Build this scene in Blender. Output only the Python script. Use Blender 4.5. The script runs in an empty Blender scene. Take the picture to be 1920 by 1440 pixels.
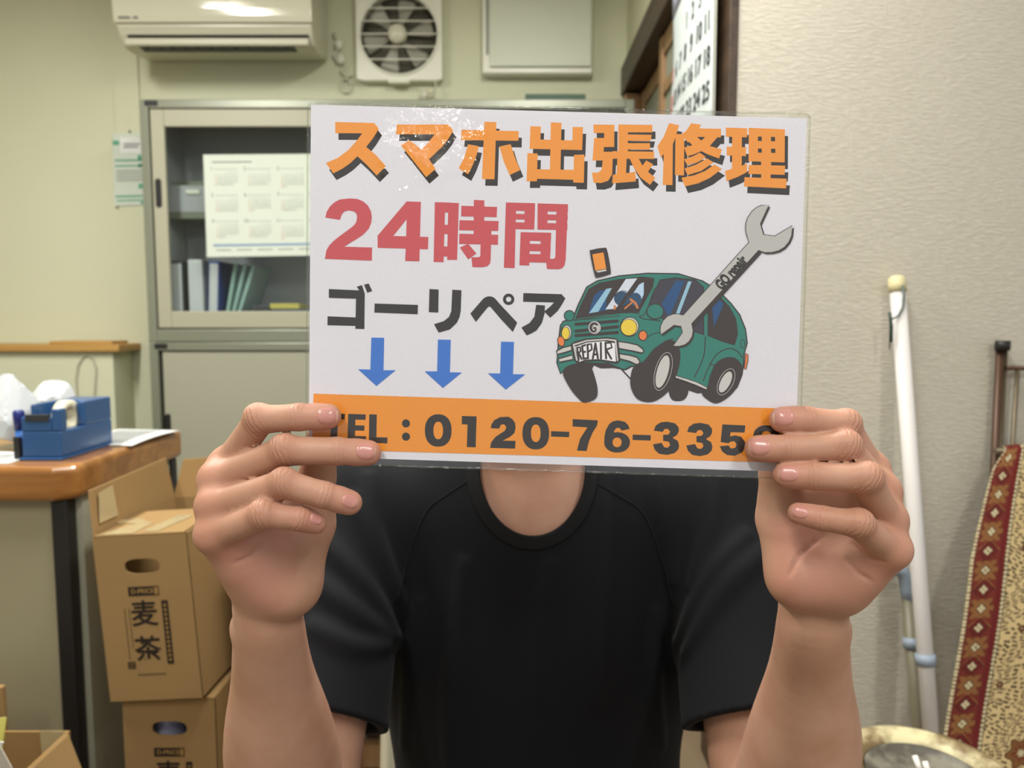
import bpy, bmesh, math, random
import numpy as np
from mathutils import Vector, Matrix, Euler
from math import pi, sin, cos, tan, radians

# ------------------------------------------------------------------ camera, light, exposure
FPX = 1400.0                       # focal length in pixels of the 1920 wide frame
PITCH = radians(5.0)
CAM = np.array([0.0, 0.0, 1.0])
FW = np.array([0.0, cos(PITCH), -sin(PITCH)])
RT = np.array([1.0, 0.0, 0.0])
UP = np.array([0.0, sin(PITCH), cos(PITCH)])
SC = bpy.context.scene
COL = SC.collection
cam_d = bpy.data.cameras.new('camera')
cam_d.sensor_width = 36.0
cam_d.lens = FPX / 1920 * 36.0
cam_d.clip_start = 0.02
cam_d.dof.use_dof = True
cam_d.dof.focus_distance = 0.455
cam_d.dof.aperture_fstop = 9.5
cam_o = bpy.data.objects.new('camera', cam_d)
cam_o.location = CAM
cam_o.rotation_euler = (pi / 2 - PITCH, 0, 0)
COL.objects.link(cam_o)
SC.camera = cam_o

SC.view_settings.view_transform = 'Standard'
SC.view_settings.look = 'None'
SC.view_settings.gamma = 1.0
SC.view_settings.use_curve_mapping = False
SC.view_settings.exposure = 0.6

world = bpy.data.worlds.new('room_ambient')
world.use_nodes = True
world.node_tree.nodes['Background'].inputs[0].default_value = (0.97, 0.98, 1.0, 1)
world.node_tree.nodes['Background'].inputs[1].default_value = 0.42
SC.world = world

def ceiling_lamp_light(x, y, rot, power, sx=0.16, sy=1.2):
    d = bpy.data.lights.new('ceiling_lamp_light', 'AREA')
    d.shape = 'RECTANGLE'; d.size = sx; d.size_y = sy
    d.energy = power; d.color = (1.0, 0.985, 0.95)
    o = bpy.data.objects.new('ceiling_lamp_light', d)
    o.location = (x, y, 2.33); o.rotation_euler = (0, 0, rot)
    COL.objects.link(o)
    return o
LAMPS = [(-1.35, 1.25, 0.0, 29), (0.12, 1.22, 0.0, 22), (-0.55, -0.75, 0.0, 17), (0.9, -0.9, 0.0, 15)]
LAMP_LIGHTS = [ceiling_lamp_light(*a) for a in LAMPS]

# ------------------------------------------------------------------ pixel -> place
def DIR(px, py):
    return FW + (px - 960) / FPX * RT - (py - 720) / FPX * UP
def P(px, py, d):
    return CAM + d * DIR(px, py)
def PY(px, py, Y):
    r = DIR(px, py); return CAM + r * ((Y - CAM[1]) / r[1])
def PX(px, py, X):
    r = DIR(px, py); return CAM + r * ((X - CAM[0]) / r[0])
def PZ(px, py, Z):
    r = DIR(px, py); return CAM + r * ((Z - CAM[2]) / r[2])

# ------------------------------------------------------------------ materials
def lin(c):
    out = []
    for v in c[:3]:
        v = v / 255.0
        out.append(v / 12.92 if v <= 0.04045 else ((v + 0.055) / 1.055) ** 2.4)
    return (*out, 1.0)

def mat(name, rgb, rough=0.6, spec=0.35, metal=0.0, var=0.0, vscale=8.0, rgb2=None, bump=0.0, bscale=200.0,
        stretch=(1, 1, 1), coat=0.0, attr=None, sheen=0.0):
    m = bpy.data.materials.new(name); m.use_nodes = True
    nt = m.node_tree; b = nt.nodes['Principled BSDF']
    b.inputs['Base Color'].default_value = lin(rgb)
    b.inputs['Roughness'].default_value = rough
    b.inputs['Specular IOR Level'].default_value = spec
    b.inputs['Metallic'].default_value = metal
    b.inputs['Coat Weight'].default_value = coat
    b.inputs['Sheen Weight'].default_value = sheen
    if var or bump:
        tc = nt.nodes.new('ShaderNodeTexCoord'); mp = nt.nodes.new('ShaderNodeMapping')
        mp.inputs['Scale'].default_value = stretch
        nt.links.new(tc.outputs['Object'], mp.inputs['Vector'])
    if attr:
        at = nt.nodes.new('ShaderNodeVertexColor'); at.layer_name = attr
        nt.links.new(at.outputs['Color'], b.inputs['Base Color'])
    elif var:
        n = nt.nodes.new('ShaderNodeTexNoise'); n.inputs['Scale'].default_value = vscale
        n.inputs['Detail'].default_value = 5
        nt.links.new(mp.outputs[0], n.inputs['Vector'])
        cr = nt.nodes.new('ShaderNodeValToRGB')
        a = lin(rgb); c = lin(rgb2) if rgb2 else tuple(min(1, x * 0.72) for x in a[:3]) + (1,)
        cr.color_ramp.elements[0].position = 0.5 - 0.3 * (1 - var) - 0.05; cr.color_ramp.elements[0].color = c
        cr.color_ramp.elements[1].position = 0.62; cr.color_ramp.elements[1].color = a
        nt.links.new(n.outputs['Fac'], cr.inputs[0]); 
        mx = nt.nodes.new('ShaderNodeMix'); mx.data_type = 'RGBA'; mx.inputs[0].default_value = var
        mx.inputs[6].default_value = a; nt.links.new(cr.outputs[0], mx.inputs[7])
        nt.links.new(mx.outputs[2], b.inputs['Base Color'])
    if bump:
        n2 = nt.nodes.new('ShaderNodeTexNoise'); n2.inputs['Scale'].default_value = bscale; n2.inputs['Detail'].default_value = 3
        nt.links.new(mp.outputs[0], n2.inputs['Vector'])
        bp = nt.nodes.new('ShaderNodeBump'); bp.inputs['Strength'].default_value = bump; bp.inputs['Distance'].default_value = 0.002
        nt.links.new(n2.outputs['Fac'], bp.inputs['Height']); nt.links.new(bp.outputs[0], b.inputs['Normal'])
    return m

def wood(name, c1, c2, scale=6.0, axis=0, rough=0.4, coat=0.0):
    m = bpy.data.materials.new(name); m.use_nodes = True
    nt = m.node_tree; b = nt.nodes['Principled BSDF']
    b.inputs['Roughness'].default_value = rough; b.inputs['Coat Weight'].default_value = coat
    tc = nt.nodes.new('ShaderNodeTexCoord'); mp = nt.nodes.new('ShaderNodeMapping')
    s = [scale * 8] * 3; s[axis] = scale * 0.5; mp.inputs['Scale'].default_value = s
    n = nt.nodes.new('ShaderNodeTexNoise'); n.inputs['Scale'].default_value = 1.0; n.inputs['Detail'].default_value = 6
    n.inputs['Distortion'].default_value = 0.6
    cr = nt.nodes.new('ShaderNodeValToRGB')
    cr.color_ramp.elements[0].position = 0.35; cr.color_ramp.elements[0].color = lin(c2)
    cr.color_ramp.elements[1].position = 0.65; cr.color_ramp.elements[1].color = lin(c1)
    nt.links.new(tc.outputs['Object'], mp.inputs[0]); nt.links.new(mp.outputs[0], n.inputs['Vector'])
    nt.links.new(n.outputs['Fac'], cr.inputs[0]); nt.links.new(cr.outputs[0], b.inputs['Base Color'])
    return m

def schlick(nt, f0):
    """reflectance of a thin clear sheet, the same from both of its sides"""
    lw = nt.nodes.new('ShaderNodeLayerWeight'); lw.inputs['Blend'].default_value = 0.5
    p = nt.nodes.new('ShaderNodeMath'); p.operation = 'POWER'; p.inputs[1].default_value = 5.0
    m = nt.nodes.new('ShaderNodeMath'); m.operation = 'MULTIPLY_ADD'; m.inputs[1].default_value = 1 - f0; m.inputs[2].default_value = f0
    nt.links.new(lw.outputs['Facing'], p.inputs[0]); nt.links.new(p.outputs[0], m.inputs[0]); return m

def glassy(name, tint=(1, 1, 1), rough=0.05, ior=1.45, tr=1.0, bump=0.0, bscale=30.0):
    m = bpy.data.materials.new(name); m.use_nodes = True
    nt = m.node_tree; nt.nodes.clear()
    out = nt.nodes.new('ShaderNodeOutputMaterial'); mx = nt.nodes.new('ShaderNodeMixShader')
    t = nt.nodes.new('ShaderNodeBsdfTransparent'); t.inputs[0].default_value = (*tint, 1)
    g = nt.nodes.new('ShaderNodeBsdfGlossy'); g.inputs['Roughness'].default_value = rough
    f = schlick(nt, ((ior - 1) / (ior + 1)) ** 2)
    nt.links.new(f.outputs[0], mx.inputs[0]); nt.links.new(t.outputs[0], mx.inputs[1]); nt.links.new(g.outputs[0], mx.inputs[2])
    nt.links.new(mx.outputs[0], out.inputs[0])
    if bump:
        tc = nt.nodes.new('ShaderNodeTexCoord'); n = nt.nodes.new('ShaderNodeTexNoise'); n.inputs['Scale'].default_value = bscale
        nt.links.new(tc.outputs['Object'], n.inputs['Vector'])
        bp = nt.nodes.new('ShaderNodeBump'); bp.inputs['Strength'].default_value = bump; bp.inputs['Distance'].default_value = 0.002
        nt.links.new(n.outputs['Fac'], bp.inputs['Height']); nt.links.new(bp.outputs[0], g.inputs['Normal'])
    return m

def emit(name, rgb, s):
    m = bpy.data.materials.new(name); m.use_nodes = True
    b = m.node_tree.nodes['Principled BSDF']
    b.inputs['Base Color'].default_value = lin(rgb)
    b.inputs['Emission Color'].default_value = lin(rgb); b.inputs['Emission Strength'].default_value = s
    return m

# ------------------------------------------------------------------ mesh builder
class MB:
    def __init__(s): s.v = []; s.f = []; s.m = []; s.sm = []
    def add(s, verts, faces, m=0, smooth=False):
        o = len(s.v); s.v += [tuple(map(float, x)) for x in verts]
        s.f += [tuple(i + o for i in f) for f in faces]; s.m += [m] * len(faces); s.sm += [smooth] * len(faces)
        return s
    def box(s, lo, hi, m=0, M=None):
        x0, y0, z0 = lo; x1, y1, z1 = hi
        v = [(x0, y0, z0), (x1, y0, z0), (x1, y1, z0), (x0, y1, z0), (x0, y0, z1), (x1, y0, z1), (x1, y1, z1), (x0, y1, z1)]
        if M is not None: v = [tuple(M @ Vector(p)) for p in v]
        return s.add(v, [(0, 3, 2, 1), (4, 5, 6, 7), (0, 1, 5, 4), (1, 2, 6, 5), (2, 3, 7, 6), (3, 0, 4, 7)], m)
    def tube(s, path, r, n=12, m=0, caps=True):
        path = [np.array(p, float) for p in path]; k = len(path)
        rs = r if hasattr(r, '__len__') else [r] * k
        verts = []; prev = None
        for i, p in enumerate(path):
            t = path[min(i + 1, k - 1)] - path[max(i - 1, 0)]; t = t / (np.linalg.norm(t) + 1e-12)
            if prev is None:
                a = np.array([0, 0, 1.0]) if abs(t[2]) < .9 else np.array([1.0, 0, 0])
            else: a = prev
            a = a - t * np.dot(a, t); a /= np.linalg.norm(a); prev = a; b = np.cross(t, a)
            for j in range(n):
                q = 2 * pi * j / n; verts.append(p + rs[i] * (cos(q) * a + sin(q) * b))
        faces = [(i * n + j, i * n + (j + 1) % n, (i + 1) * n + (j + 1) % n, (i + 1) * n + j) for i in range(k - 1) for j in range(n)]
        s.add(verts, faces, m, True)
        if caps:
            o = len(s.v) - len(verts)
            s.f += [tuple(o + j for j in reversed(range(n))), tuple(o + (k - 1) * n + j for j in range(n))]
            s.m += [m, m]; s.sm += [False, False]
        return s
    def lathe(s, prof, c=(0, 0, 0), n=48, m=0):
        v = []; k = len(prof)
        for (r, z) in prof:
            for j in range(n):
                q = 2 * pi * j / n; v.append((c[0] + r * cos(q), c[1] + r * sin(q), c[2] + z))
        f = [(i * n + j, i * n + (j + 1) % n, (i + 1) * n + (j + 1) % n, (i + 1) * n + j) for i in range(k - 1) for j in range(n)]
        s.add(v, f, m, True)
        o = len(s.v) - len(v)
        s.f += [tuple(o + j for j in reversed(range(n))), tuple(o + (k - 1) * n + j for j in range(n))]; s.m += [m, m]; s.sm += [False, False]
        return s
    def prism(s, poly, a, b, m=0):
        """poly: list of 3D points (one side), extruded by vector b-a style offset a->b added"""
        n = len(poly); A = [np.array(p) + np.array(a) for p in poly]; B = [np.array(p) + np.array(b) for p in poly]
        f = [tuple(range(n)), tuple(reversed(range(n, 2 * n)))] + [(i, i + n, (i + 1) % n + n, (i + 1) % n) for i in range(n)]
        return s.add(A + B, f, m)
    def grid(s, pts, m=0, smooth=True):
        R = len(pts); C = len(pts[0]); v = [p for row in pts for p in row]
        f = [(i * C + j, i * C + j + 1, (i + 1) * C + j + 1, (i + 1) * C + j) for i in range(R - 1) for j in range(C - 1)]
        return s.add(v, f, m, smooth)
    def build(s, name, mats, parent=None, bevel=0.0, seg=2, solid=0.0, subsurf=0):
        me = bpy.data.meshes.new(name); me.from_pydata(s.v, [], s.f); 
        if not isinstance(mats, (list, tuple)): mats = [mats]
        for m in mats: me.materials.append(m)
        me.polygons.foreach_set('material_index', s.m); me.polygons.foreach_set('use_smooth', s.sm)
        me.validate(); me.update()
        o = bpy.data.objects.new(name, me); COL.objects.link(o)
        if parent is not None:
            o.parent = parent; o.matrix_parent_inverse = parent.matrix_basis.inverted()
        if solid:
            md = o.modifiers.new('solidify', 'SOLIDIFY'); md.thickness = solid; md.offset = 0
        if subsurf:
            md = o.modifiers.new('subsurf', 'SUBSURF'); md.levels = subsurf; md.render_levels = subsurf
        if bevel:
            md = o.modifiers.new('bevel', 'BEVEL'); md.width = bevel; md.segments = seg; md.limit_method = 'ANGLE'; md.angle_limit = radians(40)
        return o

def tag(o, label=None, cat=None, group=None, kind=None):
    if label: o['label'] = label
    if cat: o['category'] = cat
    if group: o['group'] = group
    if kind: o['kind'] = kind
    return o
def empty(name, loc, label=None, cat=None, group=None):
    o = bpy.data.objects.new(name, None); COL.objects.link(o); o.location = [float(x) for x in loc]
    o.empty_display_size = 0.05
    return tag(o, label, cat, group)
def copy_tree(o, off, label=None, M=None):
    c = o.copy(); COL.objects.link(c)
    c.location = Vector(o.location) + Vector(off)
    for ch in o.children:
        d = ch.copy(); COL.objects.link(d); d.parent = c; d.matrix_parent_inverse = ch.matrix_parent_inverse.copy()
        for g in ch.children:
            e = g.copy(); COL.objects.link(e); e.parent = d; e.matrix_parent_inverse = g.matrix_parent_inverse.copy()
    if label: c['label'] = label
    return c

def text_geo(body, size=1.0, bold=0.0):
    c = bpy.data.curves.new('t', 'FONT'); c.body = body; c.size = size; c.offset = bold; c.resolution_u = 4
    c.align_x = 'CENTER'; c.align_y = 'CENTER'
    o = bpy.data.objects.new('t', c); me = o.to_mesh()
    v = [tuple(x.co) for x in me.vertices]; f = [tuple(p.vertices) for p in me.polygons]
    o.to_mesh_clear(); bpy.data.objects.remove(o); bpy.data.curves.remove(c)
    return v, f
def put_text(mb, body, size, org, ax, ay, m=0, bold=0.0, sx=1.0):
    v, f = text_geo(body, size, bold); org = np.array(org); ax = np.array(ax); ay = np.array(ay)
    mb.add([org + ax * x[0] * sx + ay * x[1] for x in v], f, m)
# ================================================================== the room
M = {}
M['wall'] = mat('wall_paint', (206, 207, 179), 0.75, 0.2, var=0.2, vscale=3.0, rgb2=(200, 200, 170), bump=0.15, bscale=350)
M['floor'] = mat('floor_vinyl', (120, 104, 82), 0.5, 0.3, var=0.4, vscale=6)
M['ceil'] = mat('ceiling_board', (215, 213, 200), 0.85, 0.2, bump=0.2, bscale=120)
M['steel'] = mat('grey_green_steel', (132, 135, 118), 0.32, 0.5, metal=0.25, bump=0.04, bscale=300)
M['cream_steel'] = mat('cream_steel', (164, 162, 140), 0.42, 0.4, bump=0.03, bscale=300)
M['panel'] = mat('cream_panel', (160, 159, 140), 0.5, 0.35, var=0.15, vscale=3)
M['dark'] = mat('black_plastic', (34, 33, 32), 0.45, 0.4)
M['white_pl'] = mat('white_plastic', (226, 225, 208), 0.35, 0.45)
M['cream_pl'] = mat('cream_plastic', (200, 198, 176), 0.3, 0.5)
M['paper'] = mat('white_paper', (222, 224, 220), 0.7, 0.2)
M['paper_g'] = mat('pale_green_paper', (202, 210, 196), 0.7, 0.2)
M['ink'] = mat('black_ink', (52, 54, 56), 0.6, 0.2)
M['ink_g'] = mat('grey_ink', (112, 114, 112), 0.7, 0.2)
M['ink_r'] = mat('red_ink', (190, 110, 100), 0.7, 0.2)
M['ink_b'] = mat('blue_ink', (128, 150, 178), 0.7, 0.2)
M['ink_gr'] = mat('green_ink', (92, 160, 132), 0.7, 0.2)
M['inner'] = mat('cabinet_inner_steel', (168, 168, 170), 0.5, 0.4)
M['glass'] = glassy('cabinet_glass', (0.93, 0.96, 0.95), 0.02, 1.45)
M['dwood'] = wood('dark_brown_wood', (72, 54, 38), (48, 35, 25), 5, 1, 0.45)
M['lwood'] = wood('honey_wood', (152, 120, 80), (132, 98, 60), 5, 2, 0.45)
M['deskwood'] = wood('varnished_desk_wood', (162, 112, 58), (134, 86, 38), 4, 0, 0.28, 0.5)
M['ledgewood'] = wood('pale_pine', (190, 148, 82), (172, 128, 66), 4, 0, 0.45)
M['card'] = mat('brown_cardboard', (150, 121, 80), 0.75, 0.15, var=0.2, vscale=5, rgb2=(141, 112, 71), bump=0.08, bscale=60, stretch=(1, 1, 8))
M['card_in'] = mat('cardboard_inside', (146, 116, 74), 0.8, 0.1, var=0.2, vscale=5)
M['tape'] = mat('clear_tape', (176, 160, 122), 0.12, 0.6, coat=0.4, bump=0.5, bscale=40)
M['print_k'] = mat('carton_print', (46, 40, 34), 0.7, 0.1)
M['print_l'] = mat('carton_print_gap', (150, 118, 72), 0.7, 0.1)

WB = 3.0          # back wall
XS = 0.445        # side wall with the sliding doors
YN = 1.565        # near wall face on the right
def struct(name, mb, m, **k):
    return tag(mb.build(name, m, **k), kind='structure')

struct('floor', MB().box((-3.2, -3.0, -0.1), (3.2, 3.15, 0.0)), M['floor'])
struct('ceiling', MB().box((-3.2, -3.0, 2.42), (3.2, 3.15, 2.5)), M['ceil'])
struct('wall_back', MB().box((-3.2, WB, 0), (0.75, WB + 0.12, 2.42)), M['wall'])
struct('wall_left', MB().box((-3.2, -3.0, 0), (-3.08, WB, 2.42)), M['wall'])
# batten strip beside the cabinet
a = PY(222, 300, WB); b = PY(268, 300, WB)
struct('trim_1', MB().box((a[0], WB - 0.012, 0), (b[0], WB, 2.42)), M['wall'], bevel=0.002)

# near wall on the right, papered
wp = bpy.data.materials.new('woven_wallpaper'); wp.use_nodes = True
nt = wp.node_tree; bs = nt.nodes['Principled BSDF']; bs.inputs['Roughness'].default_value = 0.7; bs.inputs['Specular IOR Level'].default_value = 0.25
tc = nt.nodes.new('ShaderNodeTexCoord')
def noise_s(scale, stretch, detail=2.0, dist=0.0):
    mp = nt.nodes.new('ShaderNodeMapping'); mp.inputs['Scale'].default_value = stretch
    n = nt.nodes.new('ShaderNodeTexNoise'); n.inputs['Scale'].default_value = scale; n.inputs['Detail'].default_value = detail
    n.inputs['Distortion'].default_value = dist
    nt.links.new(tc.outputs['Object'], mp.inputs[0]); nt.links.new(mp.outputs[0], n.inputs['Vector']); return n
nh = noise_s(48, (1.0, 1, 5.5), 3, 0.3); nv = noise_s(42, (6.5, 1, 1.0), 2, 0.3); nm = noise_s(13, (1, 1, 1), 2)
rp = nt.nodes.new('ShaderNodeValToRGB'); rp.color_ramp.elements[0].position = 0.44; rp.color_ramp.elements[1].position = 0.54
nt.links.new(nm.outputs['Fac'], rp.inputs[0])
rv = nt.nodes.new('ShaderNodeValToRGB'); rv.color_ramp.elements[0].position = 0.52; rv.color_ramp.elements[1].position = 0.66
nt.links.new(nv.outputs['Fac'], rv.inputs[0])
mu = nt.nodes.new('ShaderNodeMath'); mu.operation = 'MULTIPLY'; nt.links.new(rv.outputs[0], mu.inputs[0]); nt.links.new(rp.outputs[0], mu.inputs[1])
rh = nt.nodes.new('ShaderNodeValToRGB'); rh.color_ramp.elements[0].position = 0.40; rh.color_ramp.elements[1].position = 0.66
nt.links.new(nh.outputs['Fac'], rh.inputs[0])
ad = nt.nodes.new('ShaderNodeMath'); ad.operation = 'MAXIMUM'; nt.links.new(rh.outputs[0], ad.inputs[0]); nt.links.new(mu.outputs[0], ad.inputs[1])
bp = nt.nodes.new('ShaderNodeBump'); bp.inputs['Strength'].default_value = 0.40; bp.inputs['Distance'].default_value = 0.0022
nt.links.new(ad.outputs[0], bp.inputs['Height']); nt.links.new(bp.outputs[0], bs.inputs['Normal'])
mxc = nt.nodes.new('ShaderNodeMix'); mxc.data_type = 'RGBA'; mxc.inputs[6].default_value = lin((196, 190, 174)); mxc.inputs[7].default_value = lin((203, 197, 182))
nt.links.new(ad.outputs[0], mxc.inputs[0]); nt.links.new(mxc.outputs[2], bs.inputs['Base Color'])
M['wallpaper'] = wp
struct('wall_right', MB().box((XS, YN, 0), (3.2, YN + 0.09, 2.42)), M['wallpaper'])
# side wall above the lintel and the opening with sliding doors
struct('wall_side', MB().box((XS, YN + 0.09, 1.97), (XS + 0.10, WB, 2.42)), M['wall'])
struct('wall_inner', MB().box((0.62, YN + 0.09, 0), (0.75, WB, 2.42)), M['panel'])
struct('trim_2', MB().box((XS - 0.022, YN + 0.04, 1.865), (XS + 0.09, WB - 0.002, 1.97)), M['dwood'], bevel=0.004)      # lintel
struct('trim_3', MB().box((XS - 0.006, YN - 0.004, 0), (XS + 0.012, YN + 0.094, 1.865)).box((XS - 0.004, YN - 0.006, 1.865), (XS + 0.012, YN + 0.038, 2.42)), M['dwood'], bevel=0.002)
struct('trim_4', MB().box((XS - 0.012, WB - 0.06, 0), (XS + 0.09, WB - 0.004, 1.86)), M['lwood'], bevel=0.003)
M['frost'] = mat('frosted_pane', (140, 144, 126), 0.45, 0.4)
def sliding_door(n, x, y0, y1):
    r = empty('door_%d' % n, (x, (y0 + y1) / 2, 0)); tag(r, kind='structure')
    fr = MB(); t = 0.03
    for yy in (y0, y1 - 0.05): fr.box((x, yy, 0.01), (x + t, yy + 0.05, 1.86))
    for z0, z1 in ((0.01, 0.16), (0.72, 0.76), (1.68, 1.715), (1.80, 1.86)): fr.box((x + 0.004, y0 + 0.05, z0), (x + t - 0.004, y1 - 0.05, z1))
    tag(fr.build('door_frame', M['lwood'], r, bevel=0.003), kind='structure')
    tag(MB().box((x + 0.012, y0 + 0.045, 0.15), (x + 0.017, y1 - 0.045, 1.82)).build('door_pane', M['frost'], r), kind='structure')
sliding_door(1, XS + 0.012, YN + 0.10, 2.40)
sliding_door(2, XS + 0.048, 2.28, WB - 0.065)

# ---------------------------------------------------------------- half wall with a ledge
hl = PY(214, 720, 2.84)[0]
zt = PY(100, 659, 2.84)[2]
struct('wall_half', MB().box((-3.08, 2.84, 0), (hl, WB - 0.0, zt)), M['wall'])
struct('trim_5', MB().box((-3.08, 2.815, zt), (PY(222, 650, 2.815)[0], WB, PY(100, 646, 2.815)[2])), M['ledgewood'], bevel=0.004)
lb = MB(); l0 = PY(95, 640, 2.84); l1 = PY(212, 640, 2.84); zz = PY(100, 646, 2.815)[2]
lb.box((l0[0], 2.83, zz), (l1[0], 2.95, zz + 0.012))
tag(lb.build('wooden_board', M['ledgewood'], bevel=0.002), 'thin pine board lying loose on the wooden ledge of the half wall', 'plank')
# loop of cord on the half wall
c0 = PY(163, 742, 2.835)
pts = []
for i in range(33):
    q = i / 32; x = [146, 143, 147, 157, 166, 175, 181, 179, 177]; y = [752, 712, 684, 668, 666, 672, 692, 720, 752]
    u = q * 8; k = min(int(u), 7); f = u - k
    pts.append(PY(x[k] * (1 - f) + x[k + 1] * f, y[k] * (1 - f) + y[k + 1] * f, 2.835))
cb = MB().tube(pts, 0.0035, 8)
tag(cb.build('cord_loop', mat('beige_cord', (176, 172, 148), 0.7)), 'thin beige loop of cord on the half wall behind the tape dispenser', 'cord')

# ---------------------------------------------------------------- two stacked steel cabinets
YC = 2.70
cl = PY(269, 400, YC)[0]; cr = PY(1187, 400, YC)[0]
z_top = PY(500, 186, YC)[2]; z_j = PY(400, 641, YC)[2]
def cab(name, z0, z1, label):
    r = empty(name, ((cl + cr) / 2, YC + 0.14, z0), label, 'cabinet')
    b = MB(); t = 0.003; yb = WB - 0.012
    b.box((cl, YC, z0), (cl + 0.03, yb, z1)); b.box((cr - 0.03, YC, z0), (cr, yb, z1))
    b.box((cl + 0.03, YC, z1 - 0.03), (cr - 0.03, yb, z1)); b.box((cl + 0.03, YC, z0), (cr - 0.03, yb, z0 + 0.045))
    b.build('carcass', M['steel'], r, bevel=0.003)
    i = MB(); i.box((cl + 0.03, yb - 0.006, z0 + 0.045), (cr - 0.03, yb, z1 - 0.03))
    i.box((cl + 0.031, YC + 0.05, z0 + 0.046), (cl + 0.033, yb - 0.007, z1 - 0.031)); i.box((cr - 0.033, YC + 0.05, z0 + 0.046), (cr - 0.031, yb - 0.007, z1 - 0.031))
    i.box((cl + 0.034, YC + 0.05, z1 - 0.034), (cr - 0.034, yb - 0.007, z1 - 0.031)); i.box((cl + 0.034, YC + 0.05, z0 + 0.046), (cr - 0.034, yb - 0.007, z0 + 0.049))
    i.build('lining', M['inner'], r)
    lp = MB().box((cl + 0.020, YC - 0.003, z1 - 0.022), (cl + 0.066, YC - 0.0005, z1 - 0.004)); lp.build('name_plate', M['dark'], r, bevel=0.001)
    return r
up = cab('glass_cabinet', z_j, z_top, 'upper grey-green steel cabinet with sliding glass doors holding ring binders')
lo = cab('steel_cabinet', 0.0, z_j - 0.002, 'lower steel cabinet with plain cream sliding doors beneath the glass cabinet')
xm = (cl + cr) / 2
def glass_door(x0, x1, y, z0, z1, hx):
    g = MB(); w = 0.048; t = 0.018
    g.box((x0, y, z0), (x0 + w, y + t, z1)); g.box((x1 - w, y, z0), (x1, y + t, z1))
    g.box((x0 + w, y, z0), (x1 - w, y + t, z0 + 0.06)); g.box((x0 + w, y, z1 - 0.06), (x1 - w, y + t, z1))
    d = g.build('door', M['cream_steel'], up, bevel=0.003)
    MB().box((x0 + w - 0.002, y + 0.006, z0 + 0.058), (x1 - w + 0.002, y + 0.010, z1 - 0.058)).build('pane', M['glass'], d)
    h = MB(); hz = PY(296, 362, y)[2]
    prof = [(hx + 0.011 * cos(q), y - 0.002, hz + (0.04 if sin(q) > 0 else -0.04) + 0.011 * sin(q)) for q in np.linspace(0, 2 * pi, 24, endpoint=False)]
    h.prism(prof, (0, 0, 0), (0, 0.004, 0)); h.build('handle', M['dark'], d)
z0d = z_j + 0.05; z1d = z_top - 0.032
glass_door(cl + 0.034, xm + 0.03, YC + 0.006, z0d, z1d, PY(296, 362, YC)[0])
glass_door(xm - 0.03, cr - 0.034, YC + 0.028, z0d, z1d, cr - 0.06)
def panel_door(x0, x1, y, hx):
    d = MB().box((x0, y, 0.048), (x1, y + 0.016, z_j - 0.036)).build('door', M['panel'], lo, bevel=0.004)
    hz = PY(313, 800, y)[2]
    prof = [(hx + 0.010 * cos(q), y - 0.002, hz + (0.038 if sin(q) > 0 else -0.038) + 0.010 * sin(q)) for q in np.linspace(0, 2 * pi, 24, endpoint=False)]
    MB().prism(prof, (0, 0, 0), (0, 0.004, 0)).build('handle', M['dark'], d)
panel_door(cl + 0.042, xm + 0.02, YC + 0.008, PY(314, 800, YC)[0])
panel_door(xm - 0.02, cr - 0.034, YC + 0.028, cr - 0.06)
# shelf boards inside the glass cabinet
sh = MB()
for py, yf in ((346, 2.86), (404, 2.80)):
    z = PY(340, py, yf)[2]; sh.box((cl + 0.036, yf, z - 0.012), (cr - 0.036, WB - 0.02, z + 0.012))
sh.build('shelf', M['steel'], up, bevel=0.002)
s2 = MB(); z = PY(340, 360, 2.80)[2]; s2.box((PY(348, 360, 2.795)[0], 2.795, z - 0.008), (PY(374, 360, 2.795)[0], 2.799, z + 0.008))
zb = PY(340, 404, 2.80)[2]
s3 = MB().box((cl + 0.04, 2.801, zb + 0.013), (cr - 0.05, 2.806, PY(340, 346, 2.86)[2] - 0.014)); s3.build('drawer', M['inner'], up)
s2.build('drawer_label', M['white_pl'], up, bevel=0.002)

# binders on the cabinet floor
zf = z_j + 0.0495
def binder(px0, px1, h, cov, lab, label, tilt=0.0, y=2.775, spine_lab=True, topx=None):
    x0 = PY(px0, 570, y)[0]; x1 = PY(px1, 570, y)[0]; w = x1 - x0
    r = empty('ring_binder', (x0 + w / 2, y, zf), label, 'binder', 'binders standing in the glass cabinet')
    R = Matrix.Rotation(tilt, 4, 'Y')
    b = MB(); b.box((-w / 2, 0, 0), (w / 2, 0.012, h)); b.box((-w / 2, 0.0125, 0.002), (-w / 2 + 0.003, 0.17, h)); b.box((w / 2 - 0.003, 0.0125, 0.002), (w / 2, 0.17, h))
    o = b.build('cover', cov, r, bevel=0.002)
    p = MB().box((-w / 2 + 0.006, 0.02, 0.01), (w / 2 - 0.006, 0.165, h - 0.012)).build('pages', M['paper'], r)
    kids = [o, p]
    if spine_lab: kids.append(MB().box((-w * 0.38, -0.0025, h * 0.22), (w * 0.38, -0.0005, h * 0.96)).build('spine_label', lab, r))
    rg = MB(); rg.lathe([(0.004, 0), (0.011, 0.0), (0.011, 0.003), (0.004, 0.003)], n=20)
    rg.v = [(v[0], -0.0005 - v[2], v[1] + h * 0.09) for v in rg.v]; kids.append(rg.build('finger_ring', M['dark'] if cov is not M['dark'] else M['ink_g'], r))
    for k in kids: k.matrix_parent_inverse = Matrix(); 
    r.rotation_euler = (0, tilt, 0); r.location.z += w / 2 * abs(sin(tilt)) + 0.0005
    return r
M['bk_black'] = mat('black_binder_cover', (48, 48, 52), 0.5); M['bk_white'] = mat('white_binder_cover', (206, 207, 208), 0.5)
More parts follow.
